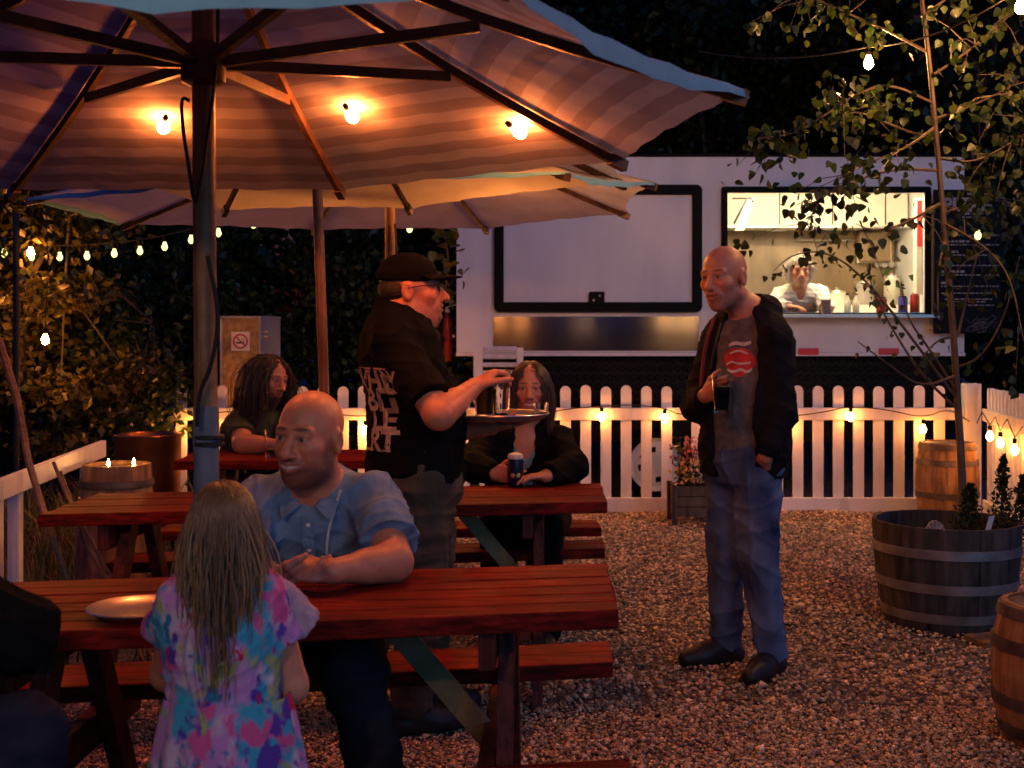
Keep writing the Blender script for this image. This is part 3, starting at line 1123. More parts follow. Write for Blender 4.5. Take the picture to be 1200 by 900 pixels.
# ================================================================== planter with the young tree
def staves(t, base, prof, n, material, name='staves', gap=.985, hollow=True):
    """barrel wall built of n staves; prof list of (r, z)"""
    m = MB()
    for i in range(n):
        t0 = 2 * PI * i / n
        t1 = t0 + 2 * PI / n * gap
        dr = random.uniform(-.003, .003)
        for (ra, za), (rb, zb) in zip(prof, prof[1:]):
            q = []
            for r, z, a in ((ra, za, t0), (ra, za, t1), (rb, zb, t1), (rb, zb, t0)):
                q.append((base[0] + (r + dr) * math.cos(a), base[1] + (r + dr) * math.sin(a), base[2] + z))
            qi = []
            for r, z, a in ((ra, za, t0), (ra, za, t1), (rb, zb, t1), (rb, zb, t0)):
                qi.append((base[0] + (r + dr - .02) * math.cos(a), base[1] + (r + dr - .02) * math.sin(a), base[2] + z))
            m.add(q + qi, [(0, 1, 2, 3), (7, 6, 5, 4), (0, 3, 7, 4), (1, 5, 6, 2)] + ([(3, 2, 6, 7)] if (rb, zb) == prof[-1] else []))
    return m.build(name, material, t, fix=False)


def prof_r(prof, z):
    for (ra, za), (rb, zb) in zip(prof, prof[1:]):
        if za <= z <= zb:
            return ra + (rb - ra) * (z - za) / (zb - za)
    return prof[-1][0]


def hoops(t, base, prof, zs, wd, material):
    for z in zs:
        r0, r1 = prof_r(prof, max(prof[0][1], z - wd / 2)) + .005, prof_r(prof, min(prof[-1][1], z + wd / 2)) + .005
        MB().lathe(base, [(r0 - .003, z - wd / 2), (r0 + .002, z - wd / 2 + .001), (r1 + .002, z + wd / 2 - .001), (r1 - .003, z + wd / 2)], 48).build('hoop', material, t, smooth=True)


PB = V(2.09, 5.95, 0)
pl = thing('half_barrel_planter', PB, 'large weathered half barrel planter with steel hoops holding the young tree', 'planter')
prof = [(.285, 0), (.31, .12), (.328, .26), (.338, .38), (.342, .495)]
staves(pl, PB, prof, 26, M_oldoak)
hoops(pl, PB, prof, (.075, .215, .375), .045, M_hoop)
M_soil = mat('potting_soil', (.035, .024, .017), rough=.95, var=.5, scale=30, bump=.8, bscale=35)
MB().lathe(PB, [(.318, .40), (.2, .43), (0, .44)], 26).build('soil', M_soil, pl, smooth=True)

# young tree: trunk and traced branches, leaves along them
st = thing('young_tree', PB + V(.05, 0, .42), 'slender young tree with heart shaped leaves growing from the half barrel planter', 'tree')
D0 = 5.95
tr = chaikin([P(1129, 640, D0), P(1128, 560, D0), P(1121, 450, D0), P(1116, 370, D0), P(1106, 260, D0), P(1098, 170, D0), P(1089, 70, D0), P(1078, -20, D0), P(1070, -110, D0)])
MB().tube(tr, [.021 - .014 * i / len(tr) for i in range(len(tr))], 9).build('trunk', M_birch, st, smooth=True)
BR = [
    ([(1100, 200), (1050, 197), (1000, 212), (965, 228), (945, 262)], 44, .0, 1),
    ([(1092, 120), (1040, 96), (1000, 112), (962, 138), (930, 158), (888, 162)], 60, -.25, 1),
    ([(1085, 60), (1040, 36), (1000, 18), (940, -8)], 46, .1, 1),
    ([(1100, 185), (1140, 192), (1178, 172), (1215, 148)], 46, -.1, 1),
    ([(1090, 90), (1135, 60), (1180, 22), (1210, -10)], 46, .15, 1),
    ([(1103, 238), (1062, 262), (1025, 272), (1003, 262)], 20, -.15, 1),
    ([(1098, 165), (1052, 150), (1010, 132), (985, 128)], 40, .2, 1),
    ([(1106, 262), (1150, 285), (1184, 320), (1200, 400)], 26, -.3, 1),
    ([(1104, 250), (1160, 232), (1195, 240)], 34, .25, 1),
    ([(1095, 150), (1060, 175), (1020, 190), (990, 205)], 34, -.1, 1),
    ([(1080, 20), (1120, -10), (1160, -30)], 26, 0, 1),
    ([(1094, 140), (1150, 120), (1195, 95)], 40, .2, 1),
    ([(1122, 395), (1135, 340), (1148, 285)], 4, .0, 1),
    ([(1123, 470), (1075, 405), (1035, 352), (1010, 325), (985, 303), (955, 293), (925, 300), (906, 318)], 46, -.1, .62),
    ([(1122, 480), (1080, 440), (1045, 385), (1024, 345), (1016, 312)], 26, -.05, .62),
    ([(1122, 460), (1090, 410), (1062, 372), (1056, 330)], 14, .0, .6),
    ([(1121, 440), (1080, 455), (1045, 430), (1005, 400)], 3, -.2, .6),
    ([(1123, 430), (1150, 420), (1178, 372), (1195, 300)], 16, -.15, 1),
    ([(1108, 280), (1098, 320), (1100, 375)], 12, -.1, .8),
    ([(1118, 395), (1098, 398), (1080, 420)], 10, -.1, .8),
]
rng = np.random.default_rng(9)
BR = [(p_, int(n_ * (1.35 if n_ > 18 and s_ == 1 else 1)), d_, s_) for p_, n_, d_, s_ in BR]
m = MB()
LC, LS = [], []
for pts, nl, dd, sz in BR:
    q = [P(x, y, D0 + dd * i / (len(pts) - 1) * 1.6) for i, (x, y) in enumerate(pts)]
    c = chaikin(q, 3)
    m.tube(c, [.0085 * (1 - .8 * i / len(c)) for i in range(len(c))], 5)
    for _ in range(nl):
        i = int(len(c) * (.15 + .85 * rng.random() ** .8))
        i = min(i, len(c) - 1)
        LC.append(np.array(c[i]) + rng.normal(size=3) * (.05 if sz == 1 else .016) - np.array([0, 0, .02]))
        LS.append(rng.uniform(.030, .052) * (sz if sz < 1 else 1))
    if sz == 1 and nl > 18:                       # side twigs carry loose groups of leaves
        for _ in range(nl // 6):
            i = rng.integers(len(c) // 4, len(c))
            e = np.array(c[i]) + rng.normal(size=3) * np.array([.12, .10, .10]) - np.array([0, 0, .04])
            m.tube([c[i], c[i].lerp(Vector(e), .5) + V(0, 0, .02), e], [.003, .0025, .0015], 4)
            for _ in range(6):
                LC.append(e + rng.normal(size=3) * .035)
                LS.append(rng.uniform(.032, .050))
m.build('branches', M_birch, st)
vs, fs, cs = leaf_arrays(np.array(LC), np.array(LS), rng, 'heart', droop=.9)
link('leaves', np_mesh('leaves', vs, fs, M_leafs, cols=cs), st)

# little conifers in the planter
def conifer(px, py_base, py_top, wd, D, label, seed):
    b0, t0 = P(px, py_base, D), P(px + 4, py_top, D)
    t = thing('small_conifer', b0, label, 'shrub', 'small evergreens in the half barrel planter')
    MB().tube([b0, t0], [.008, .002], 5).build('stem', M_bark, t)
    rng = np.random.default_rng(seed)
    n = 900
    u = rng.random(n) ** .8
    r = (1 - u) ** .7 * wd * (.35 + .65 * rng.random(n)) * (1 + .3 * np.sin(u * 23 + seed))
    a = rng.uniform(0, 2 * PI, n)
    C = np.array(b0)[None] + (np.array(t0) - np.array(b0))[None] * u[:, None] + np.stack([r * np.cos(a), r * np.sin(a), 0 * a], -1)
    vs, fs, cs = leaf_arrays(C, rng.uniform(.012, .026, n), rng, droop=-.5)
    link('foliage', np_mesh('foliage', vs, fs, M_leaf, cols=cs), t)
    return t


conifer(1133, 632, 568, .09, 5.82, 'small rounded evergreen at the foot of the young tree', 1)
conifer(1172, 634, 535, .07, 5.88, 'tallest narrow evergreen in the planter, right of the trunk', 2)
conifer(1195, 634, 558, .065, 5.9, 'evergreen at the right rim of the planter, cut by the picture edge', 3)
q = P(1096, 621, 5.80)
t = thing('scallop_shell', q, 'pale pinkish scallop shell lying on the planter soil at its left rim', 'shell')
m = MB()
vs = [q + V(0, 0, -.03)]
for i in range(13):
    a = math.radians(20 + 140 * i / 12)
    vs.append(q + V(.048 * math.cos(a), -.012 + .012 * (i % 2), -.03 + .075 * math.sin(a)))
m.add(vs + [v + V(0, .014, 0) for v in vs], [(0, i, i + 1) for i in range(1, 13)] + [(14, 14 + i + 1, 14 + i) for i in range(1, 13)] + [(i, i + 14, i + 15, i + 1) for i in range(0, 13)] + [(13, 27, 14, 0)])
m.build('shell', mat('shell_pink', (.50, .40, .36), rough=.6), t, fix=True)
q = P(1158, 618, 5.72)
t = thing('plant_label', q, 'white plastic plant label stuck slanting in the planter', 'plant label')
MB().para(q + V(-.025, 0, -.055), (.028, .004, .004), (.03, 0, .105), (0, .002, 0)).build('tag', mat('white_plastic', (.6, .6, .58), rough=.4), t)
# plank wedge under the planter
t = thing('wooden_plank', (2.12, 5.5, 0), 'pale plank lying on the gravel under the right of the planter', 'plank')
MB().para((2.08, 5.42, .004), (.42, .14, 0), (-.04, .16, 0), (0, 0, .03)).build('plank', M_brace, t, bevel=.004)

# ================================================================== barrels and tubs
def keg(base, prof, nst, hoopz, label, group='oak barrels', wd=.045):
    t = thing('barrel', base, label, 'barrel', group)
    staves(t, base, prof, nst, M_barrel)
    hoops(t, base, prof, hoopz, wd, M_hoopdark)
    z = prof[-1][1]
    r = prof[-1][0]
    m = MB()
    for i in range(5):
        x0, x1 = -r + 2 * r * i / 5 + .002, -r + 2 * r * (i + 1) / 5 - .002
        pts = []
        for x in np.linspace(x0, x1, 7):
            pts.append((base[0] + x, base[1] - math.sqrt(max(0, (r - .022) ** 2 - x * x)), base[2] + z - .03))
        for x in np.linspace(x1, x0, 7):
            pts.append((base[0] + x, base[1] + math.sqrt(max(0, (r - .022) ** 2 - x * x)), base[2] + z - .03))
        m.poly(pts, (0, 0, .012))
    m.build('barrel_head', M_barrel, t, fix=False)
    return t


B1 = V((1110 - 600) / F * 9.2, 9.2, 0)
keg(B1, [(.185, 0), (.215, .12), (.228, .28), (.222, .40), (.195, .585)], 20, (.06, .20, .44, .555), 'pale oak barrel glowing orange in the fence corner behind the young tree')
B2 = V(1.86, 4.22, 0)
keg(B2, [(.17, 0), (.20, .11), (.212, .24), (.203, .36), (.178, .475)], 18, (.05, .15, .34, .45), 'oak barrel in the near right corner of the picture, cut by its edge', wd=.04)
t = thing('wooden_offcut', P(1190, 714, 4.15), 'pale wooden block lying on top of the near right barrel', 'block')
B3 = V((137 - 600) / F * 5.75, 5.75, 0)
MB().para((1.79, 4.14, .4585), (.15, .02, 0), (-.02, .11, 0), (0, 0, .03)).build('block', M_barrel, t, bevel=.004)
k3 = keg(B3, [(.195, 0), (.185, .3), (.168, .58), (.155, .785)], 15, (.12, .62, .70), 'tall tapered cask with two lit tea lights on it, at the left rail fence', wd=.03)
for dx, dy, lb in ((-.02, -.06, 'left lit tea light on the tapered cask'), (.085, -.02, 'right lit tea light on the tapered cask')):
    q = B3 + V(dx, dy, .768)
    t = thing('tea_light', q, lb, 'candle', 'tea lights on the cask')
    MB().lathe(q, [(.02, 0), (.021, .018), (.019, .018), (.018, .012), (0, .012)], 16).build('cup', M_glassy, t, smooth=True)
    MB().lathe(q + V(0, 0, .013), [(.002, 0), (.007, .008), (.006, .018), (.0, .034)], 10).build('flame', emit_mat('candle_flame', (1, .45, .12), 40), t, smooth=True)
B4 = V((174 - 600) / F * 7.1, 7.1, 0)
t = thing('copper_tub', B4, 'round copper coloured metal tub with a dark inside behind the tapered cask', 'tub')
M_copper = mat('aged_copper', (.34, .13, .05), rough=.35, metal=.85, var=.4, scale=5, bump=.1, bscale=12)
MB().lathe(B4, [(.15, .30), (.165, .32), (.182, .6), (.185, .80), (.19, .81), (.186, .815), (.175, .80), (.17, .6), (.15, .33), (0, .33)], 36).build('tub_wall', M_copper, t, smooth=True)
MB().lathe(B4, [(.171, .42), (.176, .423), (.178, .445), (.174, .45)], 36).build('band', M_blackmetal, t, smooth=True)
m = MB()
for a in (0, 2.1, 4.2):
    m.tube([B4 + V(.12 * math.cos(a), .12 * math.sin(a), .31), B4 + V(.16 * math.cos(a), .16 * math.sin(a), 0)], .012, 6)
m.build('stand', M_blackmetal, t)
# black post with the string of bulbs
q = P(19, 391, 6.6)
t = thing('black_post', (q.x, q.y, 0), 'thin black post standing by the rail fence at the left edge', 'post')
MB().tube([(q.x, q.y, 0), (q.x, q.y, 2.02)], .017, 10).lathe((q.x, q.y, 2.02), [(.022, 0), (.022, .01), (0, .02)], 10).build('pole', M_blackmetal, t)
POST = V(q.x, q.y, 2.0)
# leaning sticks
G_ = 'bare sticks leaning on the rail fence'
for i, (pa, pb, r, lb) in enumerate([((-2, 400), (58, 618), .016, 'long reddish stick leaning on the left rail fence'), ((60, 545), (86, 600), .008, 'thin short stick leaning on the rail fence, next to the long one'),
                                     ((68, 556), (92, 602), .007, 'thinnest stick leaning on the rail, nearest the cask')]):
    a, b_ = P(*pa, 4.85 if i == 0 else 5.3), P(*pb, 4.75 if i == 0 else 5.1)
    d = (b_ - a).normalized()
    b_ = b_ + d * (b_.z / -d.z)
    c = [a.lerp(b_, k / 6) + V(.012 * math.sin(k * 2 + i), 0, .01 * math.cos(k * 1.3)) for k in range(7)]
    m = MB().tube(c, [r * (1 - .06 * k) for k in range(7)], 7)
    tag(m.build('stick', plank_mat('bare_stick', (.22, .10, .05), (.36, .19, .10)), None, smooth=True), lb, 'stick', G_)

# flower box by the fence
q = V((810 - 600) / F * 9.1, 9.1, 0)
t = thing('flower_box', q, 'grey square wooden flower box of yellow flowers at the fence, behind the standing man', 'flower box')
m = MB()
for k in range(3):
    z0 = .06 + k * .075
    for sx_, sy_, lx, ly in ((0, -.13, .26, .02), (0, .13, .26, .02), (-.13, 0, .02, .236), (.13, 0, .02, .236)):
        m.box((q.x + sx_ - lx / 2, q.y + sy_ - ly / 2, z0), (q.x + sx_ + lx / 2, q.y + sy_ + ly / 2, z0 + .07))
m.build('boards', M_oldoak, t, bevel=.003)
m = MB()
for sx_ in (-1, 1):
    for sy_ in (-1, 1):
        m.box((q.x + sx_ * .142 - .018, q.y + sy_ * .142 - .018, 0), (q.x + sx_ * .142 + .018, q.y + sy_ * .142 + .018, .29))
m.build('corner_posts', M_oldoak, t, bevel=.003)
MB().box((q.x - .118, q.y - .118, .2), (q.x + .118, q.y + .118, .25)).build('soil', M_soil, t)
rng = np.random.default_rng(31)
fl = thing('flowers', q + V(0, 0, .25), 'yellow and reddish flowers growing out of the grey flower box', 'flowers')
m = MB()
C = []
for i in range(34):
    a = q + V(rng.uniform(-.1, .1), rng.uniform(-.1, .1), .25)
    e = a + V(rng.normal() * .06, rng.normal() * .05, rng.uniform(.08, .40))
    m.tube([a, a.lerp(e, .6) + V(0, 0, .02), e], .0025, 4)
    C += [np.array(a.lerp(e, .3 + .7 * rng.random())) + rng.normal(size=3) * .02 for _ in range(7)]
m.build('stems', M_leafl, fl)
vs, fs, cs = leaf_arrays(np.array(C), rng.uniform(.02, .045, len(C)), rng, droop=.1)
link('leaves', np_mesh('leaves', vs, fs, M_leafl, cols=cs * 1.3), fl)
C = np.array([np.array(q) + np.array([rng.normal() * .055, rng.normal() * .05, .27 + rng.random() * .34]) for _ in range(110)])
vs, fs, cs = leaf_arrays(C, rng.uniform(.02, .04, len(C)), rng, 'heart', droop=-.6)
hi = (C[:, 2] > .46).astype(float)
pc = np.stack([.75 - .15 * hi, .42 - .30 * hi, .16 - .04 * hi], -1)
link('petals', np_mesh('petals', vs, fs, leaf_mat('petal', (1, 1, 1), .3), cols=np.repeat(pc, 8, axis=0)), fl)  # petals only; the leaves are a mesh of their own

# ================================================================== picnic tables
AL = math.radians(9.6)


def picnic_table(origin, rot, length, legs, label):
    """origin: near right top corner on the ground; the long side runs to the left"""
    a = V(-math.cos(rot), -math.sin(rot), 0)
    b = V(.035, 1, 0).normalized()
    if rot < .12:
        b = V(math.sin(rot) * -.6, 1, 0).normalized()
    o = Vector(origin)
    t = thing('picnic_table', o + a * length / 2 + b * .3, label, 'picnic table', 'red picnic tables')

    def pt(u, w_, z):
        return o + a * u + b * w_ + V(0, 0, z)
    m = MB()
    n = 6
    pw = .6 / n
    for i in range(n):
        j = random.uniform(-.004, .004)
        m.para(pt(j, i * pw + .003, .694 + random.uniform(-.001, .001)), a * (length + random.uniform(-.004, .004)), b * (pw - .006), (0, 0, .046))
    m.build('tabletop', M_red, t, bevel=.004)
    for w0 in (-.42, .62):
        m = MB()
        for i in range(2):
            m.para(pt(-.02, w0 + i * .125 + .002, .405 + random.uniform(-.001, .001)), a * length, b * .12, (0, 0, .045))
        m.build('bench_seat', M_red, t, bevel=.004)
    for u in legs:
        for w0, w1 in ((.20, -.16), (.40, .78)):
            m = MB()
            p0, p1 = pt(u, w0, .69), pt(u, w1, -.01)
            m.para(p0 - b * .045 - a * .02, p1 - p0, b * .09, a * .04)
            m.build('leg', M_redleg, t, bevel=.003)
        m = MB()
        m.para(pt(u + .022, -.41, .315), b * 1.28, a * .04, (0, 0, .088))
        m.para(pt(u + .022, .03, .60), b * .54, a * .04, (0, 0, .092))
        m.build('crossbar', M_redleg, t, bevel=.003)
        if u < length / 2:
            p0, p1 = pt(u + .035, .30, .34), pt(u + .31, .30, .672)
            MB().bar(p0, p1, .035, .06).build('brace', M_brace, t, bevel=.003)
    MB().para(pt(length / 2 - .02, .03, .655), b * .54, a * .04, (0, 0, .037)).build('batten', M_redleg, t)
    return t


T1 = picnic_table((.2475, 2.91, 0), AL, 1.98, (.27, 1.34), 'nearest red picnic table, with the girl and the bald bearded man sitting at it')
T2 = picnic_table((.366, 4.78, 0), AL, 2.10, (.27, 1.84), 'second red picnic table, with the woman in black sitting at its right')
T3 = picnic_table((.40, 6.42, 0), math.radians(3.5), 2.13, (.27, 1.86), 'furthest red picnic table, with the long haired man sitting at its left')

# ================================================================== umbrellas
def fabric_mat(name, c1, c2, n, trans=.45):
    m, nt, b = new_mat(name)
    L = nt.links
    uv = N(nt, 'ShaderNodeUVMap')
    sp = N(nt, 'ShaderNodeSeparateXYZ')
    L.new(uv.outputs['UV'], sp.inputs['Vector'])
    mu = N(nt, 'ShaderNodeMath', operation='MULTIPLY')
    mu.inputs[1].default_value = n
    L.new(sp.outputs['Y'], mu.inputs[0])
    fr = N(nt, 'ShaderNodeMath', operation='FRACT')
    L.new(mu.outputs[0], fr.inputs[0])
    rp = N(nt, 'ShaderNodeValToRGB')
    e = rp.color_ramp.elements
    e[0].position, e[0].color = .47, (*c1, 1)
    e[1].position, e[1].color = .53, (*c2, 1)
    L.new(fr.outputs[0], rp.inputs['Fac'])
    tc = N(nt, 'ShaderNodeTexCoord')
    nz = N(nt, 'ShaderNodeTexNoise')
    nz.inputs['Scale'].default_value = 5
    nz.inputs['Detail'].default_value = 8
    L.new(tc.outputs['Object'], nz.inputs['Vector'])
    r2 = N(nt, 'ShaderNodeValToRGB')
    r2.color_ramp.elements[0].position = .3
    r2.color_ramp.elements[0].color = (.80, .80, .80, 1)
    r2.color_ramp.elements[1].position = .6
    r2.color_ramp.elements[1].color = (1, 1, 1, 1)
    L.new(nz.outputs['Fac'], r2.inputs['Fac'])
    mx = N(nt, 'ShaderNodeMix', data_type='RGBA', blend_type='MULTIPLY')
    mx.inputs['Factor'].default_value = 1
    L.new(rp.outputs['Color'], mx.inputs['A'])
    L.new(r2.outputs['Color'], mx.inputs['B'])
    col = mx.outputs['Result']
    L.new(col, b.inputs['Base Color'])
    b.inputs['Roughness'].default_value = .8
    b.inputs['Specular IOR Level'].default_value = .2
    bp = N(nt, 'ShaderNodeBump')
    bp.inputs['Strength'].default_value = .25
    bp.inputs['Distance'].default_value = .02
    n3 = N(nt, 'ShaderNodeTexNoise')
    n3.inputs['Scale'].default_value = 9
    L.new(tc.outputs['Object'], n3.inputs['Vector'])
    L.new(n3.outputs['Fac'], bp.inputs['Height'])
    L.new(bp.outputs['Normal'], b.inputs['Normal'])
    tr = N(nt, 'ShaderNodeBsdfTranslucent')
    L.new(col, tr.inputs['Color'])
    ms = N(nt, 'ShaderNodeMixShader')
    ms.inputs['Fac'].default_value = trans
    L.new(b.outputs['BSDF'], ms.inputs[1])
    L.new(tr.outputs['BSDF'], ms.inputs[2])
    L.new(ms.outputs['Shader'], nt.nodes['Material Output'].inputs['Surface'])
    return m


M_striped = fabric_mat('striped_canvas', (.40, .36, .33), (.275, .232, .215), 11.5)
M_hem_sky = mat('sky_tinted_valance', (.14, .34, .46), rough=.8, var=.1, scale=12, spec=.2)  # blue of the dusk sky is put into the valance's base colour
M_canvas = fabric_mat('cream_canvas', (.60, .55, .48), (.57, .52, .45), 6)


def umbrella(c, tips, apex, fabric, label, hub_z, pole_r, tilt=(0, 0), wrap=None, hem=.05, sagk=.05, cut=.05):
    """c: pole foot (x, y); tips: eight world points in order; apex: world point"""
    cx, cy = c
    t = thing('patio_umbrella', (cx, cy, 0), label, 'umbrella', 'patio umbrellas over the tables')
    apex = Vector(apex)
    top = apex + V(0, 0, .02)
    m = MB()
    foot = V(cx, cy, 0)
    m.tube([foot, foot.lerp(top, .33), foot.lerp(top, .66), top], pole_r, 16)
    m.build('pole', M_polewood, t, smooth=True)
    MB().lathe(top, [(pole_r * 1.3, -.01), (pole_r * 1.4, .02), (pole_r * .7, .05), (pole_r * .9, .08), (0, .10)], 14).build('finial', M_ribwood, t, smooth=True)
    # canopy
    NT, NS = 14, 12
    vs, fs, uvs, mi_ = [], [], [], []
    tips = [Vector(p) for p in tips]
    nt_ = len(tips)
    for k in range(nt_):
        A_, B2_ = tips[k], tips[(k + 1) % nt_]
        o0 = len(vs)
        for i in range(NT + 1):
            u = i / NT
            for j in range(NS + 1):
                s = j / NS
                e = A_.lerp(B2_, s)
                e = e + (apex - e) * cut * 4 * s * (1 - s)
                p = apex.lerp(e, u)
                p = p - V(0, 0, sagk * 4 * s * (1 - s) * u * 1.0) + V(0, 0, -.035 * math.sin(PI * u))
                p = p + V(0, 0, .004 * math.sin(9 * s * PI + k * 2) * u * u)
                vs.append(p)
                uvs.append((s, u))
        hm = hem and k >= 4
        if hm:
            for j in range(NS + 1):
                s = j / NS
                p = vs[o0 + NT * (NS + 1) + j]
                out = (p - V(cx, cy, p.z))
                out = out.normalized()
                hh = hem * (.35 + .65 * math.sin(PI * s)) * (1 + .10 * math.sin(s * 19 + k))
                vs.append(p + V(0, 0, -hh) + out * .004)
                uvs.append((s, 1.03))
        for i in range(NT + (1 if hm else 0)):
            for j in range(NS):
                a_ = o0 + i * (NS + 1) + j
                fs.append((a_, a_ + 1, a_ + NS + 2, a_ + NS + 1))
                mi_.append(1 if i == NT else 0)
    me = bpy.data.meshes.new('canopy')
    me.from_pydata([tuple(v) for v in vs], [], fs)
    ul = me.uv_layers.new(name='UVMap')
    for lp in me.loops:
        ul.data[lp.index].uv = uvs[lp.vertex_index]
    me.materials.append(fabric)
    me.materials.append(M_hem_sky)
    me.polygons.foreach_set('material_index', np.array(mi_, dtype=np.int32))
    me.polygons.foreach_set('use_smooth', np.ones(len(me.polygons), dtype=bool))
    link('canopy', me, t)
    bvh = BVHTree.FromPolygons([tuple(v) for v in vs], fs)
    # ribs under the seams, struts from the runner
    hz = hub_z
    ax = (top - foot)
    hub = foot + ax * (hz / ax.z)
    MB().lathe(hub, [(pole_r * 1.05, -.06), (pole_r * 1.9, -.05), (pole_r * 2.0, .03), (pole_r * 1.05, .05)], 16).build('runner', M_ribwood, t, smooth=True)
    MB().lathe(apex - V(0, 0, .09), [(pole_r * 1.05, -.03), (pole_r * 1.9, -.025), (pole_r * 1.9, .03), (pole_r * 1.05, .035)], 16).build('top_hub', M_ribwood, t, smooth=True)
    for k, tp in enumerate(tips):
        d = tp - apex

        def onrib(u):
            return apex + d * u - V(0, 0, .035 * math.sin(PI * u) + .022)
        m = MB()
        steps = 6
        for i in range(steps):
            m.bar(onrib(.03 + .965 * i / steps), onrib(.03 + .965 * (i + 1) / steps), .017, .026)
        m.bar(onrib(.955), onrib(1.0), .026, .034)
        r = m.build('rib', M_ribwood, t, fix=False)
        m = MB()
        q = onrib(.52) - V(0, 0, .02)
        h0 = hub + (V(q.x, q.y, hub.z) - hub).normalized() * pole_r * 1.4
        m.bar(h0, q, .017, .028)
        m.build('strut', M_ribwood, r)
    if wrap:
        z0, z1 = wrap
        m = MB()
        m.tube([foot.lerp(top, z / top.z) for z in np.linspace(z0, z1, 8)], [pole_r * (1.12 + .05 * math.sin(i * 2.3)) for i in range(8)], 16)
        m.build('pole_sleeve', mat('blue_grey_sleeve', (.11, .14, .17), rough=.6, var=.3, scale=14), t, smooth=True)
    return t, bvh, foot, top


def polar(c, R, th, z):
    return V(c[0] + R * math.cos(math.radians(th)), c[1] + R * math.sin(math.radians(th)), z)


C1 = (-.747, 3.05)
tips1 = [polar(C1, 1.31, -6, 1.965), polar(C1, 1.426, 39, 1.946), polar(C1, 1.357, 84, 1.904), polar(C1, 1.56, 129, 1.887), polar(C1, 1.45, 174, 1.90),
         polar(C1, 1.35, 219, 1.93), polar(C1, 1.30, 262, 1.915), polar(C1, 1.25, 306, 1.978)]
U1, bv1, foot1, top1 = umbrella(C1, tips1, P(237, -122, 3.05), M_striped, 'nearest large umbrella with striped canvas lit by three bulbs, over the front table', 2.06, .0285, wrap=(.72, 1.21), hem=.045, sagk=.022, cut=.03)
C2 = ((391 - 600) / F * 5.0, 5.0)
tips2 = []
for th in (-8, 35, 80, 125, 170, 215, 260, 305):
    R = {-8: 1.22, 35: 1.40, 80: 1.42}.get(th, 1.42)
    z = 2.20 - .19 * math.sin(math.radians(th))
    tips2.append(polar((-.78, 5.0), R, th, z))
tips2[1] = P(733, 214, 5.82)
tips2[2] = P(481, 244, 6.40)
tips2[3] = P(262, 246, 6.15)
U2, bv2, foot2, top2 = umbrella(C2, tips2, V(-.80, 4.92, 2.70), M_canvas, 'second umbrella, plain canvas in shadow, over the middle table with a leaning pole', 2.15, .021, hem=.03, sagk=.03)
C3 = ((457 - 600) / F * 6.6, 6.6)
tips3 = []
R3 = 1.72
for th in (-14, 31, 76, 121, 166, 211, 256, 301):
    tips3.append(polar(C3, R3, th, 2.06))
tips3[0] = P(769, 214, 5.9)
tips3[1] = P(737, 250, 7.25)
tips3[2] = P(571, 268, 8.15)
tips3[3] = P(367, 269, 8.1)
tips3[4] = P(143, 263, 7.3)
tips3[5] = P(30, 232, 5.9)
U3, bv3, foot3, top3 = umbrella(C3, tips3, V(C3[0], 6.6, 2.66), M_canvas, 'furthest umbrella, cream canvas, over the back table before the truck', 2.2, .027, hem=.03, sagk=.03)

# pull cord hanging along the first pole
m = MB()
c = chaikin([P(222, 118, 3.0), P(212, 113, 3.0), P(214, 150, 3.0), P(222, 200, 3.0), P(228, 245, 3.01), P(236, 215, 3.0), P(246, 140, 3.0), P(256, 60, 3.0), P(255, -30, 3.0)], 3)
m.tube(c, .0045, 6)
c = chaikin([P(243, 300, 2.99), P(258, 370, 2.985), P(248, 430, 2.98), P(233, 460, 2.99), P(231, 500, 2.99)], 3)
m.tube(c, .006, 6)
for z in (512, 520):
    q = P(245, z, 3.05)
    m.lathe(q, [(.033, -.006), (.038, -.004), (.038, .004), (.033, .006)], 18)
m.build('pull_cord', M_cord, U1)
m = MB()
m.tube([P(463, 262, 6.56), P(465, 300, 6.56), P(466, 420, 6.56)], .006, 6)
m.build('pull_cord', M_cord, U3)

# ================================================================== lights
def socket_bulb(t, q, material, r=.026, drop=True, down=V(0, 0, -1), scale=1.0):
    """q: where the cord is; bulb hangs along down"""
    dn = Vector(down).normalized()
    h = .04 * scale
    so = MB().lathe(q, [(.011 * scale, .005), (.015 * scale, .012), (.015 * scale, h), (.012 * scale, h + .004)], 10, axis=dn).build('socket', M_black, t, smooth=True)
    prof = [(.010, h + .005), (.013, h + .012)] + [(r * math.sin(a), h + .014 + r * 1.25 - r * 1.25 * math.cos(a)) for a in np.linspace(.55, PI, 8)]
    prof[-1] = (0.0, prof[-1][1])
    MB().lathe(q, prof, 12, axis=dn).build('bulb', material, t, smooth=True)


def bulb_string(name, label, pts, bulbs, material, r, group='strings of light bulbs', cr=.0045, sc_=1.0):
    t = thing(name, pts[0], label, 'string lights', group)
    MB().tube(pts, cr, 5).build('cord', M_cord, t)
    for q in bulbs:
        socket_bulb(t, Vector(q), material, r, scale=sc_)
    return t


# fence string (on the yard side of the fence)
yb = DF - .075
bl = [(580, 480), (641, 485), (705, 484), (779, 487), (868, 492), (924, 496), (997, 484), (1082, 498)]
kn = [(560, 478), (580, 480), (612, 474), (641, 484), (665, 479), (705, 476), (740, 474), (779, 478), (800, 488), (868, 487), (924, 488), (960, 484), (997, 476), (1040, 480), (1082, 490), (1112, 478), (1136, 494)]
pts = [V((x - 600) / F * yb, yb, CH - (y - HY) / F * yb) for x, y in kn]
blp = [V((x - 600) / F * (yb - .006), yb - .006, CH - (y - HY) / F * yb) for x, y in bl]
for p_, q_ in zip([pts[kn.index(k)] for k in kn if k[0] in [b[0] for b in bl]], blp):
    q_.z = p_.z - .004
bulb_string('string_lights', 'warm bulb string along the picket fence in front of the truck', chaikin(pts, 2), blp, M_bulb, .024)
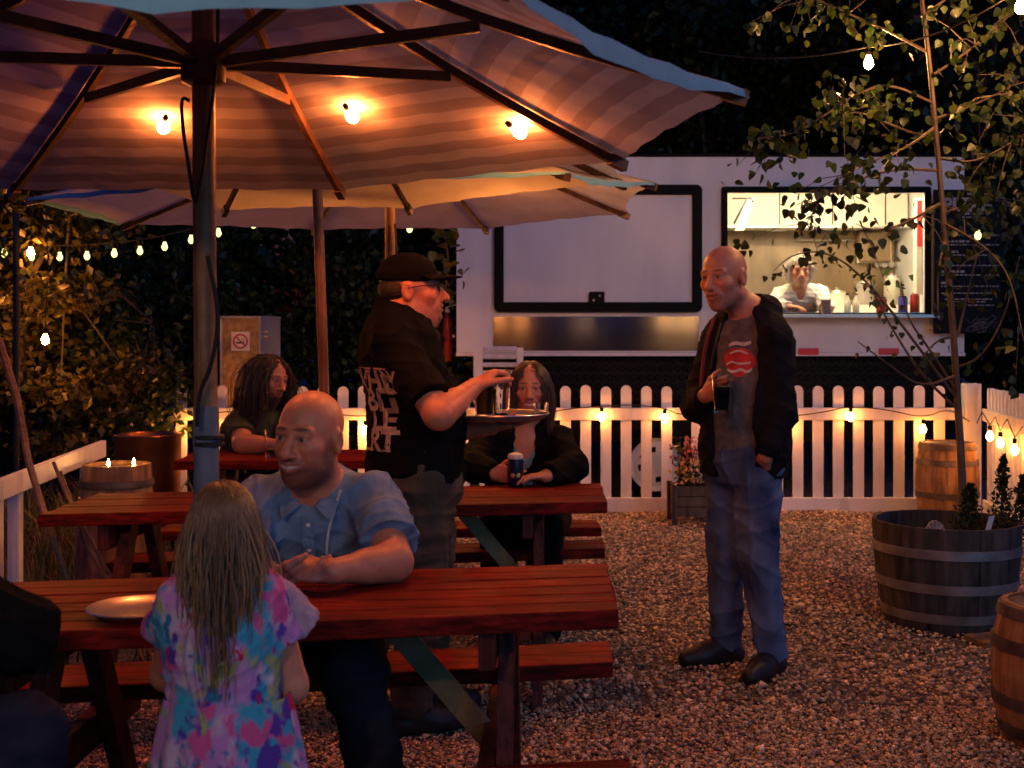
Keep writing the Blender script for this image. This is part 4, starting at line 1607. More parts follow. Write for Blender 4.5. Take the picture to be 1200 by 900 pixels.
# the left fence run has its own bulbs, mostly behind people
bl = [(232, 492), (300, 492), (428, 492), (505, 490)]
pts = [V((x - 600) / F * yb, yb, CH - (y - HY) / F * yb) for x, y in ((206, 478), (232, 490), (268, 480), (300, 490), (360, 480), (428, 490), (470, 478), (505, 488), (540, 478))]
blp = [V((x - 600) / F * (yb - .006), yb - .006, CH - (y - HY) / F * yb) for x, y in bl]
bulb_string('string_lights', 'warm bulb string along the picket fence behind the seated men at left', chaikin(pts, 2), blp, M_bulb_l, .024)
# fence return
pts, blp = [], []
p0, p1 = V(3.66, 9.53, 0), V(3.40, 8.0, 0)
d = (p1 - p0).normalized()
off = V(d.y, -d.x, 0)
off = off if off.x < 0 else -off
for k, (f, z) in enumerate(((0, .70), (.12, .80), (.30, .72), (.42, .79), (.52, .70), (.66, .80), (.80, .69), (.95, .78))):
    pts.append(p0.lerp(p1, f) + off * .07 + V(0, 0, z))
for k in (2, 4, 6):
    blp.append(pts[k].copy() + V(0, 0, .0))
bulb_string('string_lights', 'warm bulb string along the short fence return at the right edge', pts, blp, M_bulb, .026)
# bulbs clipped under the first umbrella
for px, py, lb in ((193, 134, 'lit bulb under the near umbrella, left of the pole'), (411, 121, 'lit bulb under the near umbrella, right of the pole'), (604, 140, 'lit bulb under the near umbrella, furthest right')):
    o0 = V(0, 0, CH)
    dr = (P(px, py, 3.0) - o0).normalized()
    hit, nrm, _, _ = bv1.ray_cast(o0, dr)
    if nrm.z > 0:
        nrm = -nrm
    t = thing('clip_bulb', hit, lb, 'light bulb', 'bulbs clipped under the near umbrella')
    dn = V(hit.x - C1[0], hit.y - C1[1], -.25).normalized()
    dn = (dn - nrm * dn.dot(nrm)).normalized()
    socket_bulb(t, hit + nrm * .026 - dn * .04, M_bulb_u, .020, down=dn + nrm * .1, scale=.6)
# two bulbs under the other canopies, out of sight behind the first canopy
for bv, c, lb in ((bv2, (.12, 4.9), 'lit bulb under the second umbrella, right of its pole'), (bv3, (.10, 6.3), 'lit bulb under the furthest umbrella, at its right ribs'),
                  (bv3, (-.15, 7.0), 'lit bulb under the furthest umbrella, towards the truck'), (bv3, (-1.2, 6.7), 'lit bulb under the furthest umbrella, left side')):
    hit, nrm, _, _ = bv.ray_cast(V(c[0], c[1], 1.0), V(0, 0, 1))
    if hit is not None:
        t = thing('clip_bulb', hit, lb, 'light bulb', 'bulbs clipped under the far umbrellas')
        socket_bulb(t, hit + V(0, 0, -.006), M_bulb_l if bv is bv2 else M_bulb_f, .022, scale=.8)
# yard string: hanging bulbs over the gravel
q1, q2, q3 = P(1018, 55, 6.3), P(1196, -14, 5.4), P(1420, -110, 4.3)
q0 = P(820, 60, 7.6)
q4, q5, q6 = V(2.5, 2.3, 2.95), V(1.2, .2, 2.8), V(-1.0, .3, 2.35)
kn = sag(q0, q1, .05)
for a, b_ in zip((q1, q2, q3, q4, q5), (q2, q3, q4, q5, q6)):
    kn += sag(a, b_, .06)[1:]
YARD = bulb_string('string_lights', 'bulb string high over the gravel with one large glowing bulb before the trees', kn, [q1, q2], M_bulb_h, .024)
for q in (q3, q4, q5, q6):  # unseen bulbs added beyond the view as warm fill for the foreground
    socket_bulb(YARD, q, M_bulb_fill2 if q.x < 0 else M_bulb_fill, .028)
# pale string between the black post and the trees at left
kn = [(-60, 280), (5, 284), (37, 288), (70, 288), (102, 287), (134, 284), (164, 281), (193, 276), (224, 268), (256, 260), (297, 250), (345, 250), (420, 252), (480, 255), (530, 246)]
pts = [P(x, y, 8.7) for x, y in kn]
bulb_string('string_lights', 'row of pale yellowish bulbs strung across the dark trees at left', chaikin(pts, 2), [P(x, y, 8.69) for x, y in kn[1:11]] + [P(480, 255, 8.69)], M_led, .021)
for px, py, D, lb, mm in ((53, 384, 8.3, 'small warm bulb hanging in the orange lit bush at left', M_bulb_o), (36, 282, 8.35, 'warm bulb among the leaves under the pale string at left', M_bulb_o), (1146, 262, 8.6, 'pale bulb glowing in front of the menu board', M_led)):
    q = P(px, py, D)
    t = thing('hanging_bulb', q, lb, 'light bulb', 'single hanging bulbs')
    socket_bulb(t, q, mm, .024)
    MB().tube([q + V(.0, 0, .9), q + V(.02, 0, .4), q], .004, 5).build('cord', M_cord, t)
# tray and plate on the first table
M_plate = mat('pewter_plate', (.55, .53, .52), rough=.28, metal=.85, var=.15, scale=10)
q = P(165, 716, 2.86)
q.z = .7415
t = thing('plate', q, 'shiny round metal plate on the front table beside the girl', 'plate')
MB().lathe(q, [(.08, 0), (.1, .004), (.118, .016), (.122, .018), (.120, .020), (.1, .009), (0, .006)], 40).build('dish', M_plate, t, smooth=True)
# ================================================================== body builder: smooth blended solids meshed as one surface
def A3(v):
    return np.array(v, dtype=np.float32)


class Solid:
    def __init__(s):
        s.ops = []

    # each op: (lo, hi, fn, k, mode)
    def cone(s, a, b, ra, rb, k=.02, mode='u', cut0=False, cut1=False, flat=None):
        a, b = A3(a), A3(b)
        if flat is not None:
            fn_, fq = A3(flat[0]), flat[1]
            fn_ = fn_ / np.linalg.norm(fn_)
        L2 = float(((b - a) ** 2).sum()) + 1e-12
        L_ = math.sqrt(L2)

        def fn(X, Y, Z):
            px, py, pz = X - a[0], Y - a[1], Z - a[2]
            d = b - a
            t = (px * d[0] + py * d[1] + pz * d[2]) / L2
            tc = np.clip(t, 0, 1)
            qx, qy, qz = px - d[0] * tc, py - d[1] * tc, pz - d[2] * tc
            if flat is not None:
                h = (qx * fn_[0] + qy * fn_[1] + qz * fn_[2]) * (fq - 1)
                qx, qy, qz = qx + fn_[0] * h, qy + fn_[1] * h, qz + fn_[2] * h
            r = np.sqrt(qx * qx + qy * qy + qz * qz) - (ra + (rb - ra) * tc)
            if cut0:
                r = np.maximum(r, -t * L_)
            if cut1:
                r = np.maximum(r, (t - 1) * L_)
            return r
        R = max(ra, rb)
        s.ops.append((np.minimum(a, b) - R, np.maximum(a, b) + R, fn, k, mode))
        return s

    def ell(s, c, r, R=None, k=.02, mode='u'):
        """R rows: the three local axes"""
        c = A3(c)
        r = A3(r)
        M = np.eye(3, dtype=np.float32) if R is None else A3(R)

        def fn(X, Y, Z):
            px, py, pz = X - c[0], Y - c[1], Z - c[2]
            u = px * M[0, 0] + py * M[0, 1] + pz * M[0, 2]
            v = px * M[1, 0] + py * M[1, 1] + pz * M[1, 2]
            w_ = px * M[2, 0] + py * M[2, 1] + pz * M[2, 2]
            k0 = np.sqrt((u / r[0]) ** 2 + (v / r[1]) ** 2 + (w_ / r[2]) ** 2) + 1e-6
            k1 = np.sqrt((u / r[0] ** 2) ** 2 + (v / r[1] ** 2) ** 2 + (w_ / r[2] ** 2) ** 2) + 1e-6
            return k0 * (k0 - 1) / k1
        e = np.sqrt(((M * r[:, None]) ** 2).sum(0))
        s.ops.append((c - e, c + e, fn, k, mode))
        return s

    def plane(s, p, n, lo, hi):
        """cut away the side n points to, inside the block lo..hi"""
        p, n = A3(p), A3(n)
        n = n / np.linalg.norm(n)

        def fn(X, Y, Z):
            return (X - p[0]) * n[0] + (Y - p[1]) * n[1] + (Z - p[2]) * n[2]
        s.ops.append((A3(lo), A3(hi), fn, 0, 'cut'))
        return s

    def mesh(s, h):
        lo = np.min([o[0] for o in s.ops if o[4] == 'u'], axis=0) - 4 * h
        hi = np.max([o[1] for o in s.ops if o[4] == 'u'], axis=0) + 4 * h
        n = np.ceil((hi - lo) / h).astype(int) + 1
        ax = [(lo[i] + h * np.arange(n[i])).astype(np.float32) for i in range(3)]
        f = np.full(n, .2, dtype=np.float32)
        for l, u, fn, k, mode in s.ops:
            pad = k + 4 * h
            i0 = np.clip(np.floor((l - pad - lo) / h).astype(int), 0, n - 1)
            i1 = np.clip(np.ceil((u + pad - lo) / h).astype(int) + 1, 1, n)
            if (i1 <= i0).any():
                continue
            sl = tuple(slice(a, b) for a, b in zip(i0, i1))
            X, Y, Z = ax[0][sl[0], None, None], ax[1][None, sl[1], None], ax[2][None, None, sl[2]]
            d = fn(X, Y, Z)
            g = f[sl]
            if mode == 'u':
                hh = np.maximum(k - np.abs(g - d), 0) / max(k, 1e-6)
                f[sl] = np.minimum(g, d) - hh * hh * k * .25
            elif mode == 's':
                hh = np.maximum(k - np.abs(g + d), 0) / max(k, 1e-6)
                f[sl] = np.maximum(g, -d) + hh * hh * k * .25
            elif mode == 'cut':
                f[sl] = np.maximum(g, d)
        return nets(f, lo, h)


def nets(f, lo, h):
    """naive surface nets"""
    neg = f < 0
    c = [neg[i:f.shape[0] - 1 + i, j:f.shape[1] - 1 + j, k:f.shape[2] - 1 + k] for i in (0, 1) for j in (0, 1) for k in (0, 1)]
    cnt = np.zeros(c[0].shape, dtype=np.int8)
    for q in c:
        cnt += q
    I = np.argwhere((cnt > 0) & (cnt < 8))
    ids = np.full(cnt.shape, -1, dtype=np.int32)
    ids[I[:, 0], I[:, 1], I[:, 2]] = np.arange(len(I))
    acc = np.zeros((len(I), 3))
    w_ = np.zeros(len(I))
    offs = [(i, j, k) for i in (0, 1) for j in (0, 1) for k in (0, 1)]
    val = {o: f[I[:, 0] + o[0], I[:, 1] + o[1], I[:, 2] + o[2]].astype(np.float64) for o in offs}
    for o in offs:
        for ax_ in range(3):
            if o[ax_] == 0:
                q = list(o)
                q[ax_] = 1
                q = tuple(q)
                a, b = val[o], val[q]
                m = (a < 0) != (b < 0)
                t = np.where(m, a / np.where(m, a - b, 1), 0)
                p = np.tile(np.array(o, dtype=float), (len(I), 1))
                p[:, ax_] = t
                acc += p * m[:, None]
                w_ += m
    verts = (I + acc / w_[:, None]) * h + lo
    faces = []
    for ax_ in range(3):
        a = neg.take(range(0, f.shape[ax_] - 1), axis=ax_)
        b = neg.take(range(1, f.shape[ax_]), axis=ax_)
        o1, o2 = [(1, 2), (2, 0), (0, 1)][ax_]
        E = np.argwhere(a != b)
        ok = (E[:, o1] > 0) & (E[:, o2] > 0) & (E[:, o1] < f.shape[o1] - 1) & (E[:, o2] < f.shape[o2] - 1)
        E = E[ok]
        inside = a[E[:, 0], E[:, 1], E[:, 2]]
        quad = []
        for d1, d2 in ((1, 1), (0, 1), (0, 0), (1, 0)):
            q = E.copy()
            q[:, o1] -= d1
            q[:, o2] -= d2
            quad.append(ids[q[:, 0], q[:, 1], q[:, 2]])
        quad = np.stack(quad, 1)
        quad[~inside] = quad[~inside][:, ::-1]
        faces.append(quad)
    faces = np.concatenate(faces)
    faces = faces[(faces >= 0).all(1)]
    return verts, faces


def vert_normals(v, f):
    n = np.cross(v[f[:, 1]] - v[f[:, 0]], v[f[:, 3]] - v[f[:, 1]])
    out = np.zeros_like(v)
    for k in range(4):
        np.add.at(out, f[:, k], n)
    return out / (np.linalg.norm(out, axis=1, keepdims=True) + 1e-12)


def wrinkle(v, f, amp, scale, seed, axis=(0, 0, 1)):
    """cloth folds: warped ridges pushed along the normals"""
    r = np.random.default_rng(seed)
    n = vert_normals(v, f)
    d = np.zeros(len(v))
    for i in range(5):
        k = r.normal(size=3) * scale * np.array([1, 1, 1.7])
        k2 = r.normal(size=3) * scale * .45
        ph = r.uniform(0, 6.28, 2)
        wv = np.sin(v @ k + 2.2 * np.sin(v @ k2 + ph[0]) + ph[1])
        d += (1 - np.abs(wv)) ** 2 - .33
    return v + n * (d * amp)[:, None]


SKINB = np.array((.55, .235, .135))


def skin_mat(name='skin'):
    m = mat(name, (.95, .95, .95), rough=.45, var=.10, scale=45, attr='Col', spec=.45, bump=.05, bscale=220)
    b = m.node_tree.nodes['Principled BSDF']
    b.inputs['Subsurface Weight'].default_value = .12
    b.inputs['Subsurface Radius'].default_value = (.012, .004, .002)
    return m


M_skin = skin_mat()


def cloth(name, col, col2=None, var=.25, scale=60, bump=.35, rough=.85, sheen=.0, stretch=(1, 1, 1)):
    return mat(name, col, rough=rough, var=var, col2=col2, scale=scale, bump=bump, bscale=260, spec=.10, sheen=sheen, stretch=stretch)


def basis(fw, up=(0, 0, 1)):
    """rows: person's left, forward, up"""
    fw = Vector(fw).normalized()
    lf = Vector(up).cross(fw).normalized()
    u = fw.cross(lf).normalized()
    return np.array([lf, fw, u], dtype=np.float32)


class Head:
    """head centre c, facing fw; local metres scaled by s"""

    def __init__(s, c, fw, sc_=1.0, up=(0, 0, 1)):
        s.c = A3(c)
        s.B = basis(fw, up)
        s.s = sc_

    def p(s, l, f, u):
        return s.c + (s.B[0] * l + s.B[1] * f + s.B[2] * u) * s.s

    def add(s, S, female=False, smile=.3, ears=True, nose=1.0, jaw=1.0, eyes=True):
        q, k = s.p, s.s
        B = s.B
        S.ell(q(0, -.014, .032), (.077 * k, .096 * k, .086 * k), B, .01)
        S.ell(q(0, .030, -.030), (.060 * k * jaw, .062 * k, .084 * k), B, .03)
        S.ell(q(0, .048, -.088), (.034 * k * jaw, .032 * k, .026 * k), B, .03)
        S.cone(q(-.052, .0, -.062), q(0, .062, -.100), .020 * k, .017 * k, .03)
        S.cone(q(.052, .0, -.062), q(0, .062, -.100), .020 * k, .017 * k, .03)
        for g in (-1, 1):
            S.ell(q(g * .040, .058, -.026 + .006 * smile), (.024 * k, .024 * k, .020 * k), B, .02)   # cheek
            S.ell(q(g * .032, .098, .006), (.021 * k, .016 * k, .0125 * k), B, .016, 's')             # socket
        S.cone(q(-.042, .073, .024), q(-.010, .083, .021), .010 * k, .010 * k, .014)
        S.cone(q(.042, .073, .024), q(.010, .083, .021), .010 * k, .010 * k, .014)
        if eyes:
            for g in (-1, 1):
                S.ell(q(g * .031, .0765, .004), (.0135 * k, .0125 * k, .0115 * k), B, .003)
                S.cone(q(g * .020, .086, .012), q(g * .045, .079, .011), .0042 * k, .0042 * k, .004)
                S.cone(q(g * .021, .086, -.006), q(g * .043, .080, -.005), .0032 * k, .0032 * k, .006)
        S.cone(q(0, .086, .012), q(0, .110 * (1 + .03 * nose), -.032), .0085 * k, .0125 * k * nose, .012)
        for g in (-1, 1):
            S.ell(q(g * .013, .098, -.036), (.0085 * k, .011 * k, .0075 * k), B, .006)
            S.ell(q(g * .007, .104, -.045), (.0035 * k, .005 * k, .004 * k), B, .003, 's')
        # mouth
        w_ = .026 + .007 * smile
        z = .007 * smile
        S.ell(q(0, .082, -.062), (.030 * k, .018 * k, .020 * k), B, .02)
        for g in (-1, 1):
            S.cone(q(0, .0975, -.0585), q(g * w_ * .9, .083, -.0625 + z), .0050 * k, .0028 * k, .006)
            S.cone(q(0, .0960, -.0720 - .004 * smile), q(g * w_ * .8, .083, -.0665 + z), .0060 * k, .0030 * k, .006)
            S.cone(q(0, .1030, -.0650 - .002 * smile), q(g * w_, .0895, -.0645 + z), (.0024 + .0022 * smile) * k, .0018 * k, .003, 's')
            if smile > .4:
                S.cone(q(g * .026, .087, -.030), q(g * .041, .078, -.060), .0022 * k, .0022 * k, .008, 's')
        if ears:
            for g in (-1, 1):
                S.ell(q(g * .080, -.010, -.006), (.010 * k, .021 * k, .033 * k), B, .010)
                S.ell(q(g * .090, -.004, -.006), (.007 * k, .011 * k, .020 * k), B, .006, 's')
        return S

    def paint(s, v, col, brow=(.05, .03, .02), lips=(.36, .115, .09), beard=None, beard_col=(.05, .03, .022), teeth=False, iris=(.05, .035, .025), rosy=.6,
              stubble=None, smile=0.0):
        L_ = ((v - s.c) @ s.B.T) / s.s
        l, f, u = L_[:, 0], L_[:, 1], L_[:, 2]
        front = f > .02

        def blend(mask, c, a=1.0):
            m = np.clip(mask, 0, 1)[:, None] * a
            col[:] = col * (1 - m) + np.array(c) * m

        def blob(cl, cf, cu, rl, rf, ru, soft=.3):
            d = np.sqrt(((l - cl) / rl) ** 2 + ((f - cf) / rf) ** 2 + ((u - cu) / ru) ** 2)
            return np.clip((1 + soft - d) / (2 * soft), 0, 1)
        for g in (-1, 1):
            blend(blob(g * .042, .06, -.03, .028, .05, .022, .8), col.mean(0) * np.array([1.22, .85, .8]), .5 * rosy)
        blend(blob(0, .11, -.034, .018, .025, .016, .8), col.mean(0) * np.array([1.2, .85, .8]), .4 * rosy)
        if stubble is not None:
            m = blob(0, .03, -.085, .075, .09, .050, .35) * (l > -9)
            m *= 1 - blob(0, .11, -.03, .022, .05, .022, .4)
            blend(m, stubble, .45)
        if beard:
            m = np.maximum(blob(0, .035, -.092, .078, .09, .048, .22), 0)
            m = np.maximum(m, blob(0, .085, -.050, .034, .04, .0085, .35))
            for g in (-1, 1):
                m = np.maximum(m, .8 * blob(g * .066, .016, -.050, .020, .026, .040, .5))
            m *= 1 - blob(0, .11, -.0655, .026, .04, .011, .25)
            nz = .75 + .25 * np.sin(v[:, 0] * 900 + np.sin(v[:, 2] * 700) * 2) * np.sin(v[:, 2] * 800)
            blend(m * nz, beard_col, beard)
        u = u - smile * 6.0 * l ** 2 * (np.abs(l) < .05)
        mo = blob(0, .092, -.0645, .031, .03, .0135, .25)
        blend(mo * front, lips, .8)
        inner = blob(0, .090, -.0660, .021 if teeth else .026, .04, .0042, .3)
        deep = front
        u_ = u
        blend(inner * deep, (.62, .56, .48) if teeth else (.09, .025, .02), .9)
        u = L_[:, 2]
        for g in (-1, 1):
            b = blob(g * .028, .08, .0285 + 0, .021, .03, .0048, .35)
            blend(b * front, brow, .85)
            e = blob(g * .031, .089, .0028, .0118, .012, .0050, .15)
            blend(e, (.36, .31, .27), .9)
            i_ = blob(g * .0305, .0895, .004, .0058, .010, .0060, .2)
            blend(i_, iris, 1)
            blend(blob(g * .031, .085, .0115, .015, .015, .0026, .3), (.05, .03, .025), .6)
        return col


def hand(S, w_, d, nrm, thumb, sc_=1.0, curl=(35, 45, 30), spread=.0, tcurl=25, curls=None, taper=1.0):
    """w_: wrist; d: hand direction; nrm: where the palm faces; thumb: the side the thumb leaves"""
    d = Vector(d).normalized()
    nrm = Vector(nrm)
    nrm = (nrm - d * nrm.dot(d)).normalized()
    sd = d.cross(nrm).normalized()
    if sd.dot(Vector(thumb)) < 0:
        sd = -sd
    w_ = Vector(w_)
    k = sc_
    Rm = [sd, d, nrm]
    S.ell(w_ + d * .048 * k, (.039 * k, .054 * k, .0155 * k), Rm, .012)
    S.cone(w_ - d * .01, w_ + d * .03 * k, .026 * k, .022 * k, .015, flat=(nrm, 1.35))
    S.ell(w_ + d * .035 * k + sd * .022 * k + nrm * .008 * k, (.018 * k, .030 * k, .015 * k), Rm, .010)
    lens = (.072, .080, .074, .058)
    offs = (.0285, .0095, -.0095, -.0275)
    for i in range(4):
        base = w_ + d * (.088 - .006 * abs(i - 1)) * k + sd * offs[i] * k + nrm * .001
        c = curl if curls is None else curls[i]
        a = 0
        dirv = (d + sd * spread * (1.5 - i) * .5).normalized()
        p = base - dirv * .02 * k
        pts = [p, base]
        for j, fr in enumerate((.45, .31, .24)):
            a += math.radians(c[j])
            dd = dirv * math.cos(a) + nrm * math.sin(a)
            base = base + dd * lens[i] * k * fr
            pts.append(base)
        rr = (.0092, .0090, .0085, .0078, .0068)
        for j in range(4):
            S.cone(pts[j], pts[j + 1], rr[j] * k, rr[j + 1] * k, .0035)
    tb = w_ + d * .022 * k + sd * .026 * k + nrm * .006 * k
    a = math.radians(tcurl)
    d1 = (d * .68 + sd * .62 + nrm * .28).normalized()
    d2 = (d * (.85) + sd * (.40 - math.sin(a)) + nrm * (.25 + math.sin(a) * .5)).normalized()
    t1 = tb + d1 * .042 * k
    t2 = t1 + d2 * .030 * k
    t3 = t2 + (d2 - sd * .25 * math.sin(a)).normalized() * .024 * k
    S.cone(tb, t1, .0135 * k, .0110 * k, .008)
    S.cone(t1, t2, .0108 * k, .0098 * k, .004)
    S.cone(t2, t3, .0098 * k, .0075 * k, .004)
    return S


def torso(S, pel, neck, lf, wd=1.0, dp=1.0, belly=.0, t=0.0, k=.05):
    pel, neck, lf = Vector(pel), Vector(neck), Vector(lf).normalized()
    u = (neck - pel)
    L_ = u.length
    u.normalize()
    lf = (lf - u * lf.dot(u)).normalized()
    fw = lf.cross(u) * 1.0
    R = [lf, fw, u]
    q = lambda a, b, c: pel + lf * a + fw * b + u * (c * L_)
    S.ell(q(0, .0, .72), (.172 * wd + t, .112 * dp + t, .19 * L_ / .52 + t), R, k)
    S.ell(q(0, .015 + belly * .35, .36), (.150 * wd + t + belly * .3, .105 * dp + t + belly * .7, .17 * L_ / .52 + t), R, k)
    S.ell(q(0, -.005, .06), (.172 * wd + t, .122 * dp + t, .13 * L_ / .52 + t), R, k)
    return R


def shoulders(S, neck, sl, sr, r=.058, t=0.0, k=.04):
    neck, sl, sr = Vector(neck), Vector(sl), Vector(sr)
    for q in (sl, sr):
        i = q.lerp(neck, .12)
        S.cone(i, neck.lerp(q, .25) + V(0, 0, -.02), r + t, .058 + t, k)
        S.cone(q.lerp(neck, .2) + V(0, 0, .025), neck + V(0, 0, .035), .032 + t, .046 + t, k)


def arm(S, sh, el, wr, r=(.052, .043, .044, .029), k=.02, t=0):
    S.cone(sh, el, r[0] + t, r[1] + t, k)
    el, wr = Vector(el), Vector(wr)
    S.cone(el, wr, r[1] * .98 + t, r[3] + t, .014)
    S.cone(el.lerp(wr, .05), el.lerp(wr, .45), r[2] * .98 + t, r[2] * .86 + t, .02)


def leg(S, hip, kn, an, r=(.076, .050, .046, .034), k=.03, t=0, calf=True):
    hip, kn, an = Vector(hip), Vector(kn), Vector(an)
    S.cone(hip, kn, r[0] + t, r[1] + t, k)
    S.cone(kn, an, r[2] + t, r[3] + t, .02)
    if calf:
        S.cone(kn.lerp(an, .18), kn.lerp(an, .45), r[2] + t, r[2] * .95 + t, .03)


def shoe(S, an, toe_dir, ln=.27, wd=.048, sole=None):
    an = Vector(an)
    d = Vector(toe_dir)
    d.z = 0
    d.normalize()
    g = an.copy()
    g.z = .0
    h = an.z
    S.cone(an + V(0, 0, .01), g - d * .02 + V(0, 0, .045), .045, .046, .03)
    S.cone(g - d * .045 + V(0, 0, .043), g + d * (ln * .38) + V(0, 0, .042), .042, .044, .03)
    S.cone(g + d * (ln * .30) + V(0, 0, .042), g + d * (ln * .60) + V(0, 0, .036), .046, .036, .03)
    S.cone(an + d * .02, g + d * (ln * .32) + V(0, 0, .06), .04, .035, .03)
    S.plane(g + V(0, 0, .006), (0, 0, -1), g - V(.4, .4, .2), g + V(.4, .4, .1))


def mk(S, h, name, material, parent, wr=None, paint=None, base=None, cut=None):
    v, f = S.mesh(h)
    if wr:
        v = wrinkle(v, f, *wr)
    cols = None
    if paint is not None:
        cols = np.tile(np.array(base if base is not None else SKINB), (len(v), 1))
        r = np.random.default_rng(3)
        cols = cols * (1 + .05 * np.sin(v @ np.array([61., 47, 83])) * np.sin(v @ np.array([-37., 71, 29])))[:, None]
        cols = paint(v, cols)
    return link(name, np_mesh(name, v, f, material, smooth=True, cols=cols), parent)


def strands(name, H, n, length, seed, material, parent, region, colf, rad=.0022, grav=.55, wav=.012, jitter=.15, collide=(), part_dir=None, seg=12, lift=.004, fdir=None, gather=0.0, face=None):
    """hair locks that leave the scalp and fall around head and shoulders"""
    r = np.random.default_rng(seed)
    roots, nrm = [], []
    ax = np.array([.079, .098, .088]) * H.s
    off = np.array([0, -.014, .032]) * H.s
    while len(roots) < n:
        d = r.normal(size=3)
        d /= np.linalg.norm(d)
        p = d * ax + off
        lp = p / H.s
        if region(lp):
            roots.append(p)
            q = d / ax
            nrm.append(q / np.linalg.norm(q))
    P0 = np.array(roots)
    Nn = np.array(nrm)
    # local frame -> world
    toW = lambda x: H.c + x @ H.B
    gl = (H.B @ np.array([0, 0, -1.0]))
    L_ = length * r.uniform(.72, 1.05, n)
    step = L_ / seg
    pos = P0 + Nn * lift
    if fdir is not None:
        flow = np.array([fdir(p / H.s) for p in P0])
        d = Nn * .25 + flow
    else:
        d = Nn * .3 + gl * .7
    d = d + r.normal(size=d.shape) * jitter
    d /= np.linalg.norm(d, axis=1, keepdims=True)
    path = [pos.copy()]
    ph = r.uniform(0, 6.28, n)
    fr = r.uniform(14, 26, n)
    side = r.normal(size=(n, 3))
    for i in range(seg):
        d = d * (1 - grav) + gl * grav
        d = d + side * (wav * 8 * np.sin(fr * L_ * (i / seg) + ph))[:, None]
        d /= np.linalg.norm(d, axis=1, keepdims=True)
        pos = pos + d * step[:, None]
        if gather:
            pos[:, 0] *= 1 - gather * (.25 + .75 * i / seg)
        # keep outside the skull
        q = (pos - off) / (ax * 1.03 + lift)
        m = np.linalg.norm(q, axis=1)
        ins = m < 1
        pos[ins] = (q[ins] / m[ins, None]) * (ax * 1.03 + lift) + off
        if collide:
            W = toW(pos)
            for c, R_ in collide:
                dv = W - np.array(c)
                dist = np.linalg.norm(dv, axis=1)
                k = dist < R_
                W[k] = np.array(c) + dv[k] / dist[k, None] * R_
            pos = (W - H.c) @ H.B.T
        path.append(pos.copy())
    LP = np.stack(path, 1) / H.s
    if face:
        inface = ((np.abs(LP[:, :, 0]) < face) & (LP[:, :, 1] > .035) & (LP[:, :, 2] < .040) & (LP[:, :, 2] > -.16)).any(1)
        keep = ~inface
        path = [p[keep] for p in path]
        P0, ph, fr, side = P0[keep], ph[keep], fr[keep], side[keep]
        n = int(keep.sum())
    PT = np.stack([toW(p) for p in path], 1)                  # n, seg+1, 3
    T_ = np.gradient(PT, axis=1)
    T_ /= np.linalg.norm(T_, axis=2, keepdims=True) + 1e-9
    ref = r.normal(size=(n, 1, 3))
    X = np.cross(T_, ref)
    X /= np.linalg.norm(X, axis=2, keepdims=True) + 1e-9
    Y = np.cross(T_, X)
    u = np.linspace(0, 1, seg + 1)
    rr = rad * (1.0 - .75 * u ** 2)
    K = 4
    rings = [PT + (X * math.cos(2 * PI * k / K) + Y * math.sin(2 * PI * k / K)) * rr[None, :, None] for k in range(K)]
    VV = np.stack(rings, 2).reshape(-1, 3)
    base = np.arange(n)[:, None, None] * (seg + 1) * K + np.arange(seg)[None, :, None] * K
    k = np.arange(K)[None, None, :]
    a, b = base + k, base + (k + 1) % K
    Fq = np.stack([a, b, b + K, a + K], -1).reshape(-1, 4)
    cc = colf(np.repeat(u[None], n, 0), r.uniform(0, 1, n)[:, None] * np.ones((1, seg + 1)), P0)
    cc = np.repeat(cc.reshape(-1, 3), K, axis=0)
    return link(name, np_mesh(name, VV, Fq, material, smooth=True, cols=cc), parent)


M_hair = mat('hair', (.9, .9, .9), rough=.38, var=.12, scale=90, attr='Col', spec=.5)


def text_on(me, M4, bvh_src, direction, name, material, parent, off=.003):
    """lay a flat lettering mesh on a garment along a direction"""
    me.transform(M4)
    v, f = bvh_src
    bv = BVHTree.FromPolygons([tuple(x) for x in v], [tuple(x) for x in f])
    d = Vector(direction).normalized()
    bm = bmesh.new()
    bm.from_mesh(me)
    bmesh.ops.subdivide_edges(bm, edges=[e for e in bm.edges if e.calc_length() > .015], cuts=2)
    for q in bm.verts:
        hit = bv.ray_cast(q.co - d * .5, d)
        if hit[0] is not None:
            q.co = hit[0] - d * off
    bm.to_mesh(me)
    bm.free()
    me.materials.clear()
    me.materials.append(material)
    return link(name, me, parent)


def obj_arrays(o):
    me = o.data
    v = np.zeros(len(me.vertices) * 3, dtype=np.float32)
    me.vertices.foreach_get('co', v)
    f = np.zeros(len(me.loops), dtype=np.int32)
    me.loops.foreach_get('vertex_index', f)
    return v.reshape(-1, 3), f.reshape(-1, 4)


M_jean = cloth('blue_denim', (.022, .036, .090), (.18, .24, .37), scale=5, bump=.4)
M_shoe = mat('black_leather', (.014, .012, .012), rough=.5, var=.3, scale=30, bump=.1)
M_blackcloth = cloth('black_cloth', (.0022, .0022, .0025), (.0055, .0052, .0055), scale=20, sheen=0)
M_amber = glass_mat('amber_beer', (.90, .46, .07), .3)
M_amber.node_tree.nodes['Principled BSDF'].inputs['Transmission Weight'].default_value = .45
M_stout = glass_mat('dark_beer', (.10, .03, .01))
M_foam = mat('beer_foam', (.72, .64, .48), rough=.7, var=.15, scale=60)


